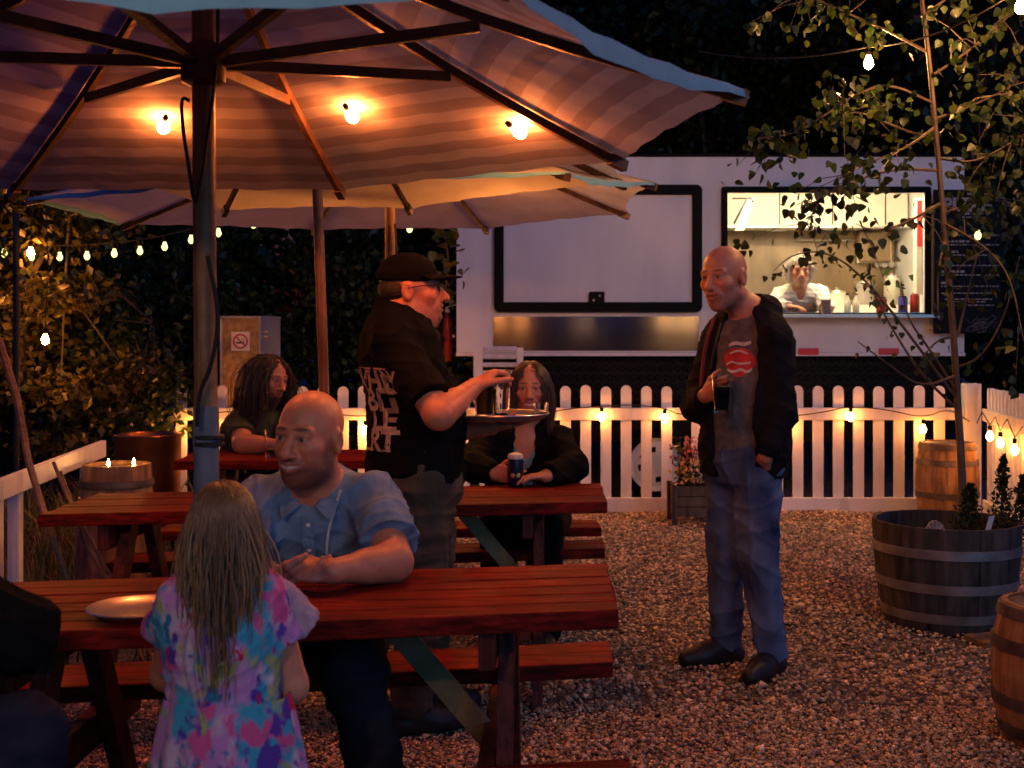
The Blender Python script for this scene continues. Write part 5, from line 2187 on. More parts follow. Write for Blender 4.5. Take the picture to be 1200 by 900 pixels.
def pint(q, h, r0, r1, label, beer, fill=.82, foam=True, name='beer_glass', group=None):
    q = Vector(q)
    t = thing(name, q, label, 'glass', group)
    MB().lathe(q, [(r0, 0), (r0 * 1.02, .006), (r1, h), (r1 - .003, h), (r0 - .003, .012), (0, .010)], 24).build('glass', M_glassy, t, smooth=True)
    rl = r0 + (r1 - r0) * fill
    MB().lathe(q, [(r0 - .004, .014), (rl - .004, h * fill), (0, h * fill)], 24).build('beer', beer, t, smooth=True)
    if foam:
        MB().lathe(q, [(rl - .004, h * fill + .0005), (rl - .0035, h * fill + .012), (0, h * fill + .015)], 24).build('foam', M_foam, t, smooth=True)
    return t
# ================================================================== standing man with the glass
def man_standing():
    t = thing('person', (.95, 5.1, 0), 'bald man in black hoodie and blue jeans standing on the gravel with dark beer', 'person')
    fw = V(-.62, -.78, 0).normalized()
    lf = V(0, 0, 1).cross(fw)
    neck = P(879, 372, 5.06)
    slh, srh = P(908, 398, 4.93), P(842, 396, 5.20)
    pel = P(872, 532, 5.08)
    el, wl = P(915, 486, 4.92), P(897, 536, 4.90)
    er, wr_ = P(817, 476, 5.16), P(826, 464, 4.98)
    hl, hr = P(887, 548, 5.02), P(853, 546, 5.16)
    kl, kr = P(889, 655, 4.98), P(853, 652, 5.12)
    al, ar = P(904, 768, 5.02), P(850, 757, 5.20)
    al.z, ar.z = .085, .085
    H = Head(P(848, 325, 5.01), (-.66, -.74, -.09), 1.07, up=(-.06, 0, 1))
    S = Solid()
    H.add(S, smile=.6, nose=1.1, jaw=1.0)
    S.cone(H.p(0, -.022, -.05), neck, .058, .064, .03)
    torso(S, pel, neck, lf, .95, .95, .01)
    shoulders(S, neck, slh, srh, .05)
    arm(S, slh, el, wl, k=.012)
    arm(S, srh, er, wr_, k=.012)
    hand(S, wr_, P(846, 452, 4.90) - wr_, (.62, .62, .1), (0, 0, 1), .98, curls=((28, 40, 25), (34, 45, 30), (40, 50, 30), (46, 55, 35)), tcurl=8)
    hand(S, wl, P(884, 568, 5.02) - wl, (.3, .9, 0), (-1, 0, 0), .9, curl=(12, 18, 12))
    leg(S, hl, kl, al)
    leg(S, hr, kr, ar)

    def paint(v, c):
        return H.paint(v, c, brow=(.10, .065, .045), stubble=(.15, .10, .08), smile=.6)
    mk(S, .0046, 'body', M_skin, t, paint=paint, base=SKINB * .95)
    # tee
    S = Solid()
    torso(S, pel, neck, lf, .95, .95, .01, t=.014)
    shoulders(S, neck, slh, srh, .05, t=.008)
    S.ell(neck + V(-.03, -.03, .055), (.075, .075, .07), None, .01, 's')
    u = (neck - pel).normalized()
    S.plane(pel + u * -.02, -u, pel - V(.4, .4, .3), pel + V(.4, .4, .02))
    tee = mk(S, .008, 'tee_shirt', cloth('grey_marl_tee', (.10, .09, .085), (.17, .155, .15), scale=30), t, wr=(.0022, 22, 4))
    # red motor badge on the chest: a rounded red shape with a pale swirl, printed flat
    m = MB()
    ctr = P(846, 424, 4.85)
    rt = lf
    pts = []
    for i in range(28):
        a = 2 * PI * i / 28
        rx = .062 * (1 + .12 * math.cos(2 * a + .6))
        rz = .058 * (1 + .10 * math.sin(3 * a))
        pts.append(ctr + rt * rx * math.cos(a) + V(0, 0, rz * math.sin(a)))
    m.add(pts + [ctr], [(i, (i + 1) % 28, 28) for i in range(28)])
    o = m.build('tmp', M_refl)
    me = o.data
    bpy.data.objects.remove(o)
    fwb = fw
    text_on(me, Matrix.Identity(4), obj_arrays(tee), -fwb, 'red_print', mat('print_red', (.50, .03, .035), rough=.7, var=.35, scale=25), tee, .003)
    m = MB()
    for pts_, r_ in (([(-.05, -.035), (-.02, -.045), (.01, -.03), (.035, -.045), (.055, -.03)], .0055), ([(-.055, -.015), (-.03, .0), (.0, -.012), (.05, -.005)], .004),
                     ([(-.04, .03), (0, .045), (.04, .03)], .004), ([(-.045, .062), (-.015, .075), (.02, .066), (.05, .076)], .007)):
        c = [Vector(q) for q in chaikin([(x, z, 0) for x, z in pts_], 2)]
        for a_, b_ in zip(c, c[1:]):
            pa, pb = ctr + rt * a_.x + V(0, 0, a_.y), ctr + rt * b_.x + V(0, 0, b_.y)
            m.add([pa - V(0, 0, r_), pb - V(0, 0, r_), pb + V(0, 0, r_), pa + V(0, 0, r_)], [(0, 1, 2, 3)])
    o = m.build('tmp', M_refl)
    me = o.data
    bpy.data.objects.remove(o)
    text_on(me, Matrix.Identity(4), obj_arrays(tee), -fwb, 'pale_print', mat('print_white', (.62, .58, .56), rough=.7), tee, .0045)
    # open hoodie
    S = Solid()
    torso(S, pel, neck, lf, 1.0, 1.0, .02, t=.030)
    shoulders(S, neck, slh, srh, .056, t=.018)
    S.cone(hl.lerp(hr, .5) + V(0, 0, .06), hl.lerp(hr, .5) + V(0, 0, -.03), .175, .185, .04, flat=(fw, 1.3), cut1=True)
    S.cone(slh, el, .071, .066, .03)
    S.cone(el, wl, .066, .050, .02, cut1=True)
    S.cone(srh, er, .071, .066, .03)
    S.cone(er, wr_, .066, .046, .02, cut1=True)
    # hood lying behind the neck
    bk = -fw
    for a in np.linspace(-1.7, 1.7, 9):
        q = neck + bk * (.075 * math.cos(a) + .01) + lf * (.088 * math.sin(a)) + V(0, 0, .035 + .008 * math.cos(a))
        S.ell(q, (.036, .036, .042), None, .03)
    S.ell(neck + bk * .11 + V(0, 0, -.02), (.09, .06, .075), None, .04)
    S.ell(neck + fw * .035 + V(0, 0, .085), (.066, .070, .10), basis(fw), .01, 's')
    # open front: a wedge from the neck down to the hem
    cfr = (pel + neck) * .5 + fw * .14 + lf * .005
    S.ell(cfr + V(0, 0, .02), (.098, .115, .42), basis(fw, (neck - pel)), .012, 's')
    S.ell(cfr + V(0, 0, -.25), (.090, .13, .22), basis(fw, (neck - pel)), .012, 's')
    hd = mk(S, .007, 'hoodie', cloth('black_hoodie_fleece', (.006, .006, .008), (.014, .0135, .016), scale=16, sheen=0), t, wr=(.0045, 15, 8))
    # red lining edge and drawstring on his right side
    m = MB()
    q = [P(838, 372, 5.07), P(828, 400, 5.06), P(822, 440, 5.06), P(821, 470, 5.08)]
    m.tube(chaikin(q), .009, 6)
    m.build('red_lining', mat('red_lining', (.16, .02, .02), rough=.8), hd, smooth=True)
    m = MB()
    m.tube(chaikin([P(846, 378, 4.93), P(838, 405, 4.91), P(833, 432, 4.93)]), .005, 6)
    m.build('drawstring', M_cord, hd, smooth=True)
    # jeans
    S = Solid()
    S.ell(pel + V(0, 0, -.01), (.185, .138, .15), basis(fw), .03)
    leg(S, hl, kl, al + V(0, 0, .02), (.104, .078, .078, .068), .03, calf=False)
    leg(S, hr, kr, ar + V(0, 0, .02), (.104, .078, .078, .068), .03, calf=False)
    S.plane(pel + V(0, 0, .09), (0, 0, 1), pel - V(.4, .4, 0), pel + V(.4, .4, .3))
    jn = mk(S, .007, 'jeans', M_jean, t, wr=(.0085, 14, 12))
    m = MB()
    m.tube([P(856, 552, 4.92), P(905, 556, 4.90), P(918, 558, 5.0)], .004, 5)
    S = Solid()
    shoe(S, al, V(-.62, -.78, 0), .30)
    mk(S, .006, 'shoe', M_shoe, t)
    S = Solid()
    shoe(S, ar, V(-.95, -.30, 0), .30)
    mk(S, .006, 'shoe', M_shoe, t)
    # his glass
    q = P(846, 484, 4.89)
    pint(q, .15, .030, .042, 'pint glass of dark beer in the hand of the standing man', M_stout, .62)


# ================================================================== waiter
def waiter():
    t = thing('person', (-.36, 4.3, 0), 'waiter in black cap and black tee seen from the side, carrying a round tray', 'person')
    fw = V(.93, .36, 0).normalized()
    lf = V(0, 0, 1).cross(fw)
    neck = P(464, 372, 4.34)
    srh, slh = P(460, 402, 4.17), P(488, 398, 4.52)
    pel = P(487, 556, 4.34)
    er, wr_ = P(514, 486, 4.02), P(556, 453, 4.24)
    el, wl = P(510, 505, 4.55), P(576, 500, 4.52)
    hr, hl = P(490, 562, 4.25), P(497, 562, 4.43)
    kr, kl = P(494, 700, 4.22), P(505, 698, 4.48)
    ar, al = V(kr.x - .04, 4.28, .085), V(kl.x - .02, 4.52, .085)
    H = Head(P(483, 340, 4.32), (.97, .0, .05), 1.02)
    S = Solid()
    H.add(S, smile=.5, nose=1.1, jaw=1.05)
    S.cone(H.p(0, -.025, -.05), neck, .062, .070, .03)
    torso(S, pel, neck, lf, 1.05, 1.10, .05)
    shoulders(S, neck, slh, srh, .058)
    arm(S, srh, er, wr_, (.058, .050, .050, .031), .012)
    arm(S, slh, el, wl, (.058, .048, .048, .031), .012)
    hand(S, wr_, P(581, 434, 4.30) - wr_, (.45, .15, -.88), (.2, -1, 0), 1.08, curls=((38, 48, 28), (40, 50, 30), (44, 52, 32), (50, 52, 34)), tcurl=18)
    hand(S, wl, V(1, .0, .1), (0, 0, 1), (0, 1, 0), .98, curl=(4, 6, 4), spread=.5)
    leg(S, hl, kl, al, (.10, .07, .066, .045))
    leg(S, hr, kr, ar, (.10, .07, .066, .045))

    def paint(v, c):
        return H.paint(v, c, brow=(.12, .07, .04), beard=.55, beard_col=(.22, .13, .075))
    mk(S, .0046, 'body', M_skin, t, paint=paint, base=SKINB * np.array([1.05, .92, .85]))
    # goatee
    S = Solid()
    S.cone(H.p(0, .078, -.098), H.p(0, .074, -.128), .022, .008, .01)
    S.ell(H.p(0, .060, -.100), (.030, .024, .020), H.B, .01)
    mk(S, .004, 'beard', mat('sandy_beard', (.20, .115, .06), rough=.8, var=.4, scale=200, bump=.6, bscale=300), t)
    # cap
    S = Solid()
    S.ell(H.p(0, -.016, .050), (.088, .108, .082), H.B, .01)
    S.plane(H.p(0, 0, .028), -H.B[2] + H.B[1] * -.10, H.p(0, 0, .02) - A3((.2, .2, .15)), H.p(0, 0, .02) + A3((.2, .2, .02)))
    cp = mk(S, .005, 'cap', M_blackcloth, t)
    m = MB()
    vs = []
    for i in range(9):
        a = math.radians(-62 + 124 * i / 8)
        for r_ in (.088, .175):
            rr_ = r_ * (1 - .12 * (r_ > .1) * abs(math.sin(a)))
            q = Vector(H.p(math.sin(a) * min(rr_, .098), math.cos(a) * rr_, .036 + .010 * math.cos(a) - (.012 if r_ > .1 else 0)))
            vs.append(q)
    n = len(vs)
    up3 = Vector([float(x) for x in H.B[2]]) * .005
    fs = [(2 * i, 2 * i + 1, 2 * i + 3, 2 * i + 2) for i in range(8)]
    m.add(vs + [v + up3 for v in vs], fs + [tuple(reversed([j + n for j in f])) for f in fs] + [(2 * i + 1, 2 * i + 1 + n, 2 * i + 3 + n, 2 * i + 3) for i in range(8)])
    m.build('peak', M_blackcloth, cp)
    S = Solid()
    S.ell(H.p(0, -.045, .005), (.081, .075, .060), H.B, .01)
    S.ell(H.p(0, .06, -.02), (.10, .075, .10), H.B, .01, 's')
    mk(S, .005, 'hair', mat('hair_waiter', (.02, .013, .009), rough=.6, var=.4, scale=120, bump=.6, bscale=200), t)
    # glasses
    m = MB()
    for g_ in (-1, 1):
        pts = [H.p(g_ * (.032 + .022 * math.cos(a)), .099 - .006 * abs(math.cos(a)), .004 + .015 * math.sin(a)) for a in np.linspace(0, 2 * PI, 15)]
        m.tube(pts, .0022, 5, cap=False)
        m.tube([H.p(g_ * .054, .094, .010), H.p(g_ * .079, .04, .010), H.p(g_ * .084, -.008, .004)], .0022, 5)
    m.tube([H.p(-.010, .100, .008), H.p(.010, .100, .008)], .002, 5)
    m.build('glasses', M_blackmetal, t, smooth=True)
    # tee
    S = Solid()
    torso(S, pel, neck, lf, 1.05, 1.10, .05, t=.024)
    shoulders(S, neck, slh, srh, .062, t=.014)
    S.cone(pel + V(0, 0, .12), pel - V(0, 0, .03), .165, .178, .04, flat=(fw, 1.02), cut1=True)
    S.cone(srh, srh.lerp(er, .80), .070, .078, .03, cut1=True)
    S.cone(slh, slh.lerp(el, .75), .070, .074, .03, cut1=True)
    S.ell(neck + fw * .03 + V(0, 0, .075), (.08, .085, .055), None, .01, 's')
    tee = mk(S, .007, 'tee_shirt', M_blackcloth, t, wr=(.0045, 14, 5))
    # printed words on the back
    arr = obj_arrays(tee)
    M_print = mat('print_cream', (.50, .33, .24), rough=.8, var=.3, scale=60)
    bd = -fw
    right = -lf                     # reading direction as seen from behind him
    right = V(0, 0, 1).cross(bd)
    for i, (wd_, sz, zz) in enumerate((('WHNY', .098, 446), ('BIT', .105, 469), ('LE', .105, 492), ('RT', .100, 516))):
        me = text_mesh(wd_, sz, .004)
        M4 = Matrix((( right.x, 0, bd.x, 0), (right.y, 0, bd.y, 0), (right.z, 1, bd.z, 0), (0, 0, 0, 1)))
        base = P(430, zz, 4.20)
        base = base + bd * .15 + right * .012
        text_on(me, Matrix.Translation(base - V(0, 0, .035)) @ M4, arr, fw, 'printed_word', M_print, tee, .003)
    m = MB()
    for zz in (433, 529):
        q = P(430, zz, 4.20)
        m.add([q + right * x + V(0, 0, z) for x, z in ((-.11, 0), (.11, 0), (.11, .006), (-.11, .006))], [(0, 1, 2, 3)])
    o = m.build('tmp', M_print)
    me = o.data
    bpy.data.objects.remove(o)
    text_on(me, Matrix.Translation(bd * .15), arr, fw, 'printed_rule', M_print, tee, .003)
    # khaki jeans
    S = Solid()
    S.ell(pel + V(0, 0, -.02), (.20, .17, .15), basis(fw), .03)
    leg(S, hl, kl, al + V(0, 0, .03), (.118, .088, .085, .075), .03, calf=False)
    leg(S, hr, kr, ar + V(0, 0, .03), (.118, .088, .085, .075), .03, calf=False)
    S.plane(pel + V(0, 0, .08), (0, 0, 1), pel - V(.4, .4, 0), pel + V(.4, .4, .3))
    mk(S, .008, 'trousers', cloth('khaki_cord', (.05, .040, .028), (.105, .085, .06), scale=10), t, wr=(.006, 13, 3))
    for a_ in (al, ar):
        S = Solid()
        shoe(S, a_, fw, .30)
        mk(S, .008, 'shoe', M_shoe, t)
    # tray with glasses
    zt = P(0, 492, 4.42).z
    tq = V((578 - 600) / F * 4.42, 4.46, zt)
    tr = thing('serving_tray', tq, 'round silver tray carried by the waiter in front of the woman', 'tray')
    MB().lathe(tq, [(0, 0), (.17, 0), (.185, .004), (.198, .020), (.203, .021), (.201, .025), (.192, .022), (.178, .008), (0, .005)], 44).build('dish', M_plate, tr, smooth=True)
    M_lager = M_amber
    g1 = tq + V(-.03, -.02, .0062)
    pint(g1, .128, .034, .042, 'glass of amber beer standing on the silver tray', M_amber, .8, name='beer_glass')
    pint(tq + V(.030, -.085, .0062), .175, .026, .034, 'tall empty glass on the tray, held at its rim by the waiter', M_glassy, .12, False, name='tall_glass')
    pint(tq + V(.172, .02, .0072), .05, .022, .028, 'small shot glass at the right rim of the tray', M_glassy, .2, False, name='shot_glass')


# ================================================================== seated bald man with the beard
def man_seated():
    t = thing('person', (-.52, 3.55, 0), 'smiling bald bearded man in blue shirt at the front table', 'person')
    fw = V(-.10, -1, 0).normalized()
    lf = V(0, 0, 1).cross(fw)
    neck = P(371, 578, 3.46)
    srh, slh = P(303, 592, 3.47), P(441, 588, 3.44)
    pel = P(372, 790, 3.66)
    pel.z = .52
    el, wl = P(462, 659, 3.24), P(388, 663, 3.10)
    er, wr_ = P(278, 668, 3.30), P(318, 668, 3.12)
    zt = .745
    el.z = max(el.z, zt + .046)
    wl.z = zt + .048
    wr_.z = zt + .034
    er.z = zt + .045
    H = Head(P(362, 512, 3.36), (-.36, -.93, -.03), 1.06, up=(.06, 0, 1))
    S = Solid()
    H.add(S, smile=1.0, nose=1.12, jaw=1.08)
    S.cone(H.p(0, -.02, -.05), neck, .066, .074, .03)
    torso(S, pel, neck, lf, 1.06, 1.05, .04)
    shoulders(S, neck, slh, srh, .060)
    arm(S, slh, el, wl, (.060, .048, .050, .032), .012)
    arm(S, srh, er, wr_, (.060, .048, .050, .032), .012)
    # right hand lies underneath, left hand closes over it
    hand(S, wr_, V(1, -.06, .02), (0, .25, .95), (0, -1, .2), 1.0, curls=((15, 30, 20),) * 4, tcurl=40)
    hand(S, wl, V(-1, -.14, .10), (.05, .55, -.8), (0, .45, 1), 1.04, curls=((30, 38, 22), (34, 38, 24), (38, 40, 24), (42, 40, 26)), tcurl=48, spread=.15)
    kr, kl = P(300, 800, 3.12), P(415, 800, 3.10)
    kr.z = kl.z = .54
    ar, al = V(kr.x + .02, 3.05, .085), V(kl.x + .12, 2.95, .085)
    hr, hl = pel - lf * .10, pel + lf * .10
    leg(S, hl, kl, al)
    leg(S, hr, kr, ar)

    def paint(v, c):
        return H.paint(v, c, brow=(.045, .028, .02), beard=.95, beard_col=(.036, .018, .011), teeth=True, smile=1.0)
    mk(S, .0031, 'body', M_skin, t, paint=paint, base=SKINB * np.array([1.02, .93, .88]))
    # shirt
    S = Solid()
    torso(S, pel, neck, lf, 1.06, 1.05, .04, t=.018)
    shoulders(S, neck, slh, srh, .064, t=.012)
    S.cone(slh, slh.lerp(el, .72), .074, .084, .03, cut1=True)
    S.cone(srh, srh.lerp(er, .72), .074, .084, .03, cut1=True)
    S.ell(neck + fw * .06 + V(0, 0, .065), (.062, .085, .085), None, .01, 's')
    S.plane(pel - V(0, 0, .05), (0, 0, -1), pel - V(.4, .4, .4), pel + V(.4, .4, 0))
    M_sh = cloth('chambray_shirt', (.075, .15, .26), (.20, .31, .44), scale=14, bump=.3)
    sh = mk(S, .0055, 'shirt', M_sh, t, wr=(.0048, 16, 21))
    arr = obj_arrays(sh)
    # collar leaves and button placket follow the shirt
    m = MB()
    for g_ in (-1, 1):
        c0 = neck + lf * g_ * .066 + fw * .015 + V(0, 0, .048)
        c1 = neck + lf * g_ * .020 + fw * .100 + V(0, 0, -.022)
        c2 = neck + lf * g_ * .062 + fw * .118 + V(0, 0, -.058)
        c3 = neck + lf * g_ * .092 + fw * .055 + V(0, 0, .010)
        c4 = neck + lf * g_ * .070 - fw * .055 + V(0, 0, .055)
        c5 = neck + lf * g_ * .095 - fw * .050 + V(0, 0, .020)
        th = fw * .004 + lf * g_ * .004
        for a_, b_, c_, d_ in ((c0, c1, c2, c3), (c4, c0, c3, c5)):
            m.poly([a_, b_, c_, d_] if g_ > 0 else [d_, c_, b_, a_], th)
    m.build('collar', M_sh, sh, bevel=.002)
    m = MB()
    n = 20
    for i in range(n):
        z0, z1 = neck.z - .05 - .28 * i / n, neck.z - .05 - .28 * (i + 1) / n
        cx = neck + fw * .3
        m.add([V(cx.x, cx.y, 0) + lf * x + V(0, 0, z) for x, z in ((-.016, z0), (.016, z0), (.016, z1), (-.016, z1))], [(0, 1, 2, 3)])
    o = m.build('tmp', M_sh)
    me = o.data
    bpy.data.objects.remove(o)
    text_on(me, Matrix.Identity(4), arr, -fw, 'placket', cloth('chambray_placket', (.11, .19, .29), (.22, .33, .44), scale=20), sh, .004)
    m = MB()
    bv = BVHTree.FromPolygons([tuple(x) for x in arr[0]], [tuple(x) for x in arr[1]])
    for k in range(4):
        q = V(neck.x, neck.y, neck.z - .075 - .07 * k) + fw * .5
        hit = bv.ray_cast(q, -fw)
        if hit[0] is not None:
            b_ = MB().lathe(hit[0] + fw * .004, [(.006, 0), (.006, .002), (0, .003)], 10, axis=fw)
            b_.build('button', M_cream, sh)
    # white cord from the collar down the chest
    pts = []
    for (l_, dz) in ((.085, .02), (.072, -.03), (.055, -.09), (.047, -.15), (.050, -.195), (.062, -.23)):
        q = V(neck.x, neck.y, neck.z + dz) + lf * l_ + fw * .5
        hit = bv.ray_cast(q, -fw)
        if hit[0] is not None:
            pts.append(hit[0] + fw * .005)
    if len(pts) > 2:
        MB().tube(chaikin(pts), .0042, 6).build('neck_cord', mat('white_cord', (.6, .58, .55), rough=.7), t, smooth=True)
    # dark trousers
    S = Solid()
    S.ell(pel, (.20, .15, .12), basis(fw), .03)
    leg(S, hl, kl, al + V(0, 0, .03), (.112, .085, .08, .07), .03, calf=False)
    leg(S, hr, kr, ar + V(0, 0, .03), (.112, .085, .08, .07), .03, calf=False)
    mk(S, .009, 'trousers', cloth('dark_navy_cloth', (.012, .013, .018), (.024, .025, .032), scale=14), t, wr=(.006, 13, 31))
    for a_ in (al, ar):
        S = Solid()
        shoe(S, a_, V(.15, -1, 0), .29)
        mk(S, .008, 'shoe', M_shoe, t)


# ================================================================== girl in the tie dye dress
def girl():
    t = thing('person', (-.62, 2.55, 0), 'girl with long hair in a tie dye dress, seen from behind at the front table', 'person')
    fw = V(-.08, 1, 0).normalized()
    lf = V(0, 0, 1).cross(fw)
    neck = P(258, 692, 2.56)
    slh, srh = P(210, 712, 2.55), P(315, 708, 2.57)
    pel = P(262, 868, 2.53)
    el, wl = P(196, 792, 2.66), P(206, 728, 2.84)
    er, wr_ = P(341, 806, 2.60), P(322, 752, 2.80)
    wl.z, wr_.z = .775, .775
    H = Head(P(262, 620, 2.57), (-.16, 1, -.04), .80)
    S = Solid()
    H.add(S, smile=.2, nose=.8)
    S.cone(H.p(0, -.02, -.05), neck, .043, .046, .03)
    torso(S, pel, neck, lf, .66, .72)
    shoulders(S, neck, slh, srh, .036)
    arm(S, slh, el, wl, (.037, .032, .033, .022), .012)
    arm(S, srh, er, wr_, (.037, .033, .034, .023), .012)
    hand(S, wl, V(.2, 1, -.05), (0, 0, -1), (1, 0, 0), .72, curl=(10, 15, 10))
    hand(S, wr_, V(-.3, 1, -.05), (0, 0, -1), (-1, 0, 0), .72, curl=(10, 15, 10))
    hl, hr = pel + lf * .07, pel - lf * .07
    kl, kr = hl + fw * .33 + V(0, 0, .03), hr + fw * .33 + V(0, 0, .03)
    kl.z = kr.z = .50
    al, ar = kl + fw * .03, kr + fw * .03
    al.z = ar.z = .16
    leg(S, hl, kl, al, (.062, .046, .045, .032))
    leg(S, hr, kr, ar, (.062, .046, .045, .032))

    def paint(v, c):
        return H.paint(v, c, brow=(.15, .09, .05))
    mk(S, .0048, 'body', M_skin, t, paint=paint, base=SKINB * np.array([1.15, 1.2, 1.2]))
    # dress: bodice with cap sleeves
    m_, nt, b = new_mat('tie_dye_cotton')
    tc = N(nt, 'ShaderNodeTexCoord')
    col = None
    for i, (c_, sc_, lo_, w__) in enumerate((((.60, .50, .55), 1, 0, 0), ((.50, .24, .52), 11, .45, .12), ((.05, .36, .50), 9, .54, .07), ((.62, .10, .28), 12, .58, .06), ((.36, .42, .16), 13, .62, .07),
                                             ((.10, .05, .34), 14, .60, .05), ((.02, .20, .36), 16, .63, .06), ((.55, .02, .08), 17, .66, .05))):
        if col is None:
            r0 = N(nt, 'ShaderNodeRGB')
            r0.outputs[0].default_value = (*c_, 1)
            col = r0.outputs[0]
            continue
        mp = N(nt, 'ShaderNodeMapping')
        mp.inputs['Location'].default_value = (i * 3.7, i * 1.9, i * 5.3)
        mp.inputs['Scale'].default_value = (1.15, 1, .85)
        nt.links.new(tc.outputs['Object'], mp.inputs['Vector'])
        nz = N(nt, 'ShaderNodeTexNoise')
        nz.inputs['Scale'].default_value = sc_
        nz.inputs['Detail'].default_value = 3.5
        nz.inputs['Roughness'].default_value = .55
        nt.links.new(mp.outputs['Vector'], nz.inputs['Vector'])
        rp = N(nt, 'ShaderNodeMapRange')
        rp.inputs['From Min'].default_value = lo_ - w__ * .5
        rp.inputs['From Max'].default_value = lo_ + w__ * .5
        nt.links.new(nz.outputs['Fac'], rp.inputs['Value'])
        mx = N(nt, 'ShaderNodeMix', data_type='RGBA')
        nt.links.new(rp.outputs['Result'], mx.inputs['Factor'])
        nt.links.new(col, mx.inputs['A'])
        mx.inputs['B'].default_value = (*c_, 1)
        col = mx.outputs['Result']
    nt.links.new(col, b.inputs['Base Color'])
    b.inputs['Roughness'].default_value = .85
    b.inputs['Specular IOR Level'].default_value = .2
    S = Solid()
    torso(S, pel, neck, lf, .66, .72, t=.016)
    shoulders(S, neck, slh, srh, .038, t=.012)
    S.cone(slh + V(0, 0, .004), slh.lerp(el, .42) + V(-.02, 0, .01), .042, .050, .02, cut1=True)
    S.cone(srh + V(0, 0, .004), srh.lerp(er, .50) + V(.005, 0, .01), .042, .052, .02, cut1=True)
    S.ell(neck + fw * .0 + V(0, 0, .055), (.060, .062, .052), None, .01, 's')
    wz = P(0, 818, 2.55).z
    S.plane(V(pel.x, pel.y, wz - .01), (0, 0, -1), pel - V(.4, .4, .3), V(pel.x + .4, pel.y + .4, wz + .05))
    dr = mk(S, .0055, 'dress', m_, t, wr=(.0030, 24, 6))
    # gathered skirt
    m = MB()
    K, J = 88, 16
    wc = V(pel.x + .005, pel.y + .01, 0)
    vs, fs = [], []
    for j in range(J + 1):
        u = j / J
        z = wz + .012 - u * (wz - .22)
        rx = .128 + .070 * u ** .8
        ry = .098 + .085 * u ** .8
        for k in range(K):
            a = 2 * PI * k / K
            fo = 1 + (.012 + .055 * u) * math.sin(a * 13 + 1.2 * math.sin(a * 3)) + .02 * u * math.sin(a * 5 + 1)
            vs.append(V(wc.x + rx * fo * math.cos(a), wc.y + ry * fo * math.sin(a), z))
    for j in range(J):
        for k in range(K):
            a, b2 = j * K + k, j * K + (k + 1) % K
            fs.append((a, b2, b2 + K, a + K))
    m.add(vs, fs)
    m.build('skirt', m_, dr, smooth='all')
    # ruffle on the right sleeve, paler cloth
    m = MB()
    e0 = srh.lerp(er, .40) + V(.02, 0, .02)
    S = Solid()
    S.cone(srh + V(.02, .02, .01), srh.lerp(er, .38) + V(.035, .045, .01), .040, .052, .02, cut1=True)
    mk(S, .005, 'sleeve_ruffle', cloth('pale_pink_cotton', (.46, .34, .40), scale=30), dr, wr=(.002, 30, 2))

    # long hair
    def colf(u, rnd, P0):
        dark = np.array((.15, .082, .036))
        fair = np.array((.62, .40, .18))
        side = np.clip(np.abs(P0[:, 0]) / (.07 * H.s), 0, 1)[:, None]
        k = np.clip(.05 + .50 * u + .45 * (rnd - .45) + .55 * (side - .55), 0, 1)
        return dark + (fair - dark) * k[..., None]
    S = Solid()
    S.ell(H.p(0, -.016, .034), (.073 * .80, .094 * .80, .083 * .80), H.B, .01)
    S.cone(H.p(0, -.060, .02), H.p(0, -.070, -.12), .050, .042, .04, flat=(H.B[1], 1.3))
    S.ell(H.p(0, .095, -.04), (.06, .055, .085), H.B, .02, 's')
    mk(S, .005, 'hair', mat('hair_under', (.045, .028, .016), rough=.6, var=.3, scale=60), t)
    cen = neck + V(0, 0, -.07)
    col_ = [(neck + V(0, .015, -.08), .088), (neck + V(0, .015, -.17), .090), (neck + V(0, .015, -.24), .092), (neck, .056)]
    strands('hair_locks', H, 3600, .43, 5, M_hair, t, lambda p: (p[1] < .045 or p[2] > .085) and p[2] > -.045 and (p[1] < .075), colf, rad=.0015, grav=.40, wav=.011, jitter=.07, collide=col_, seg=18, gather=.043)


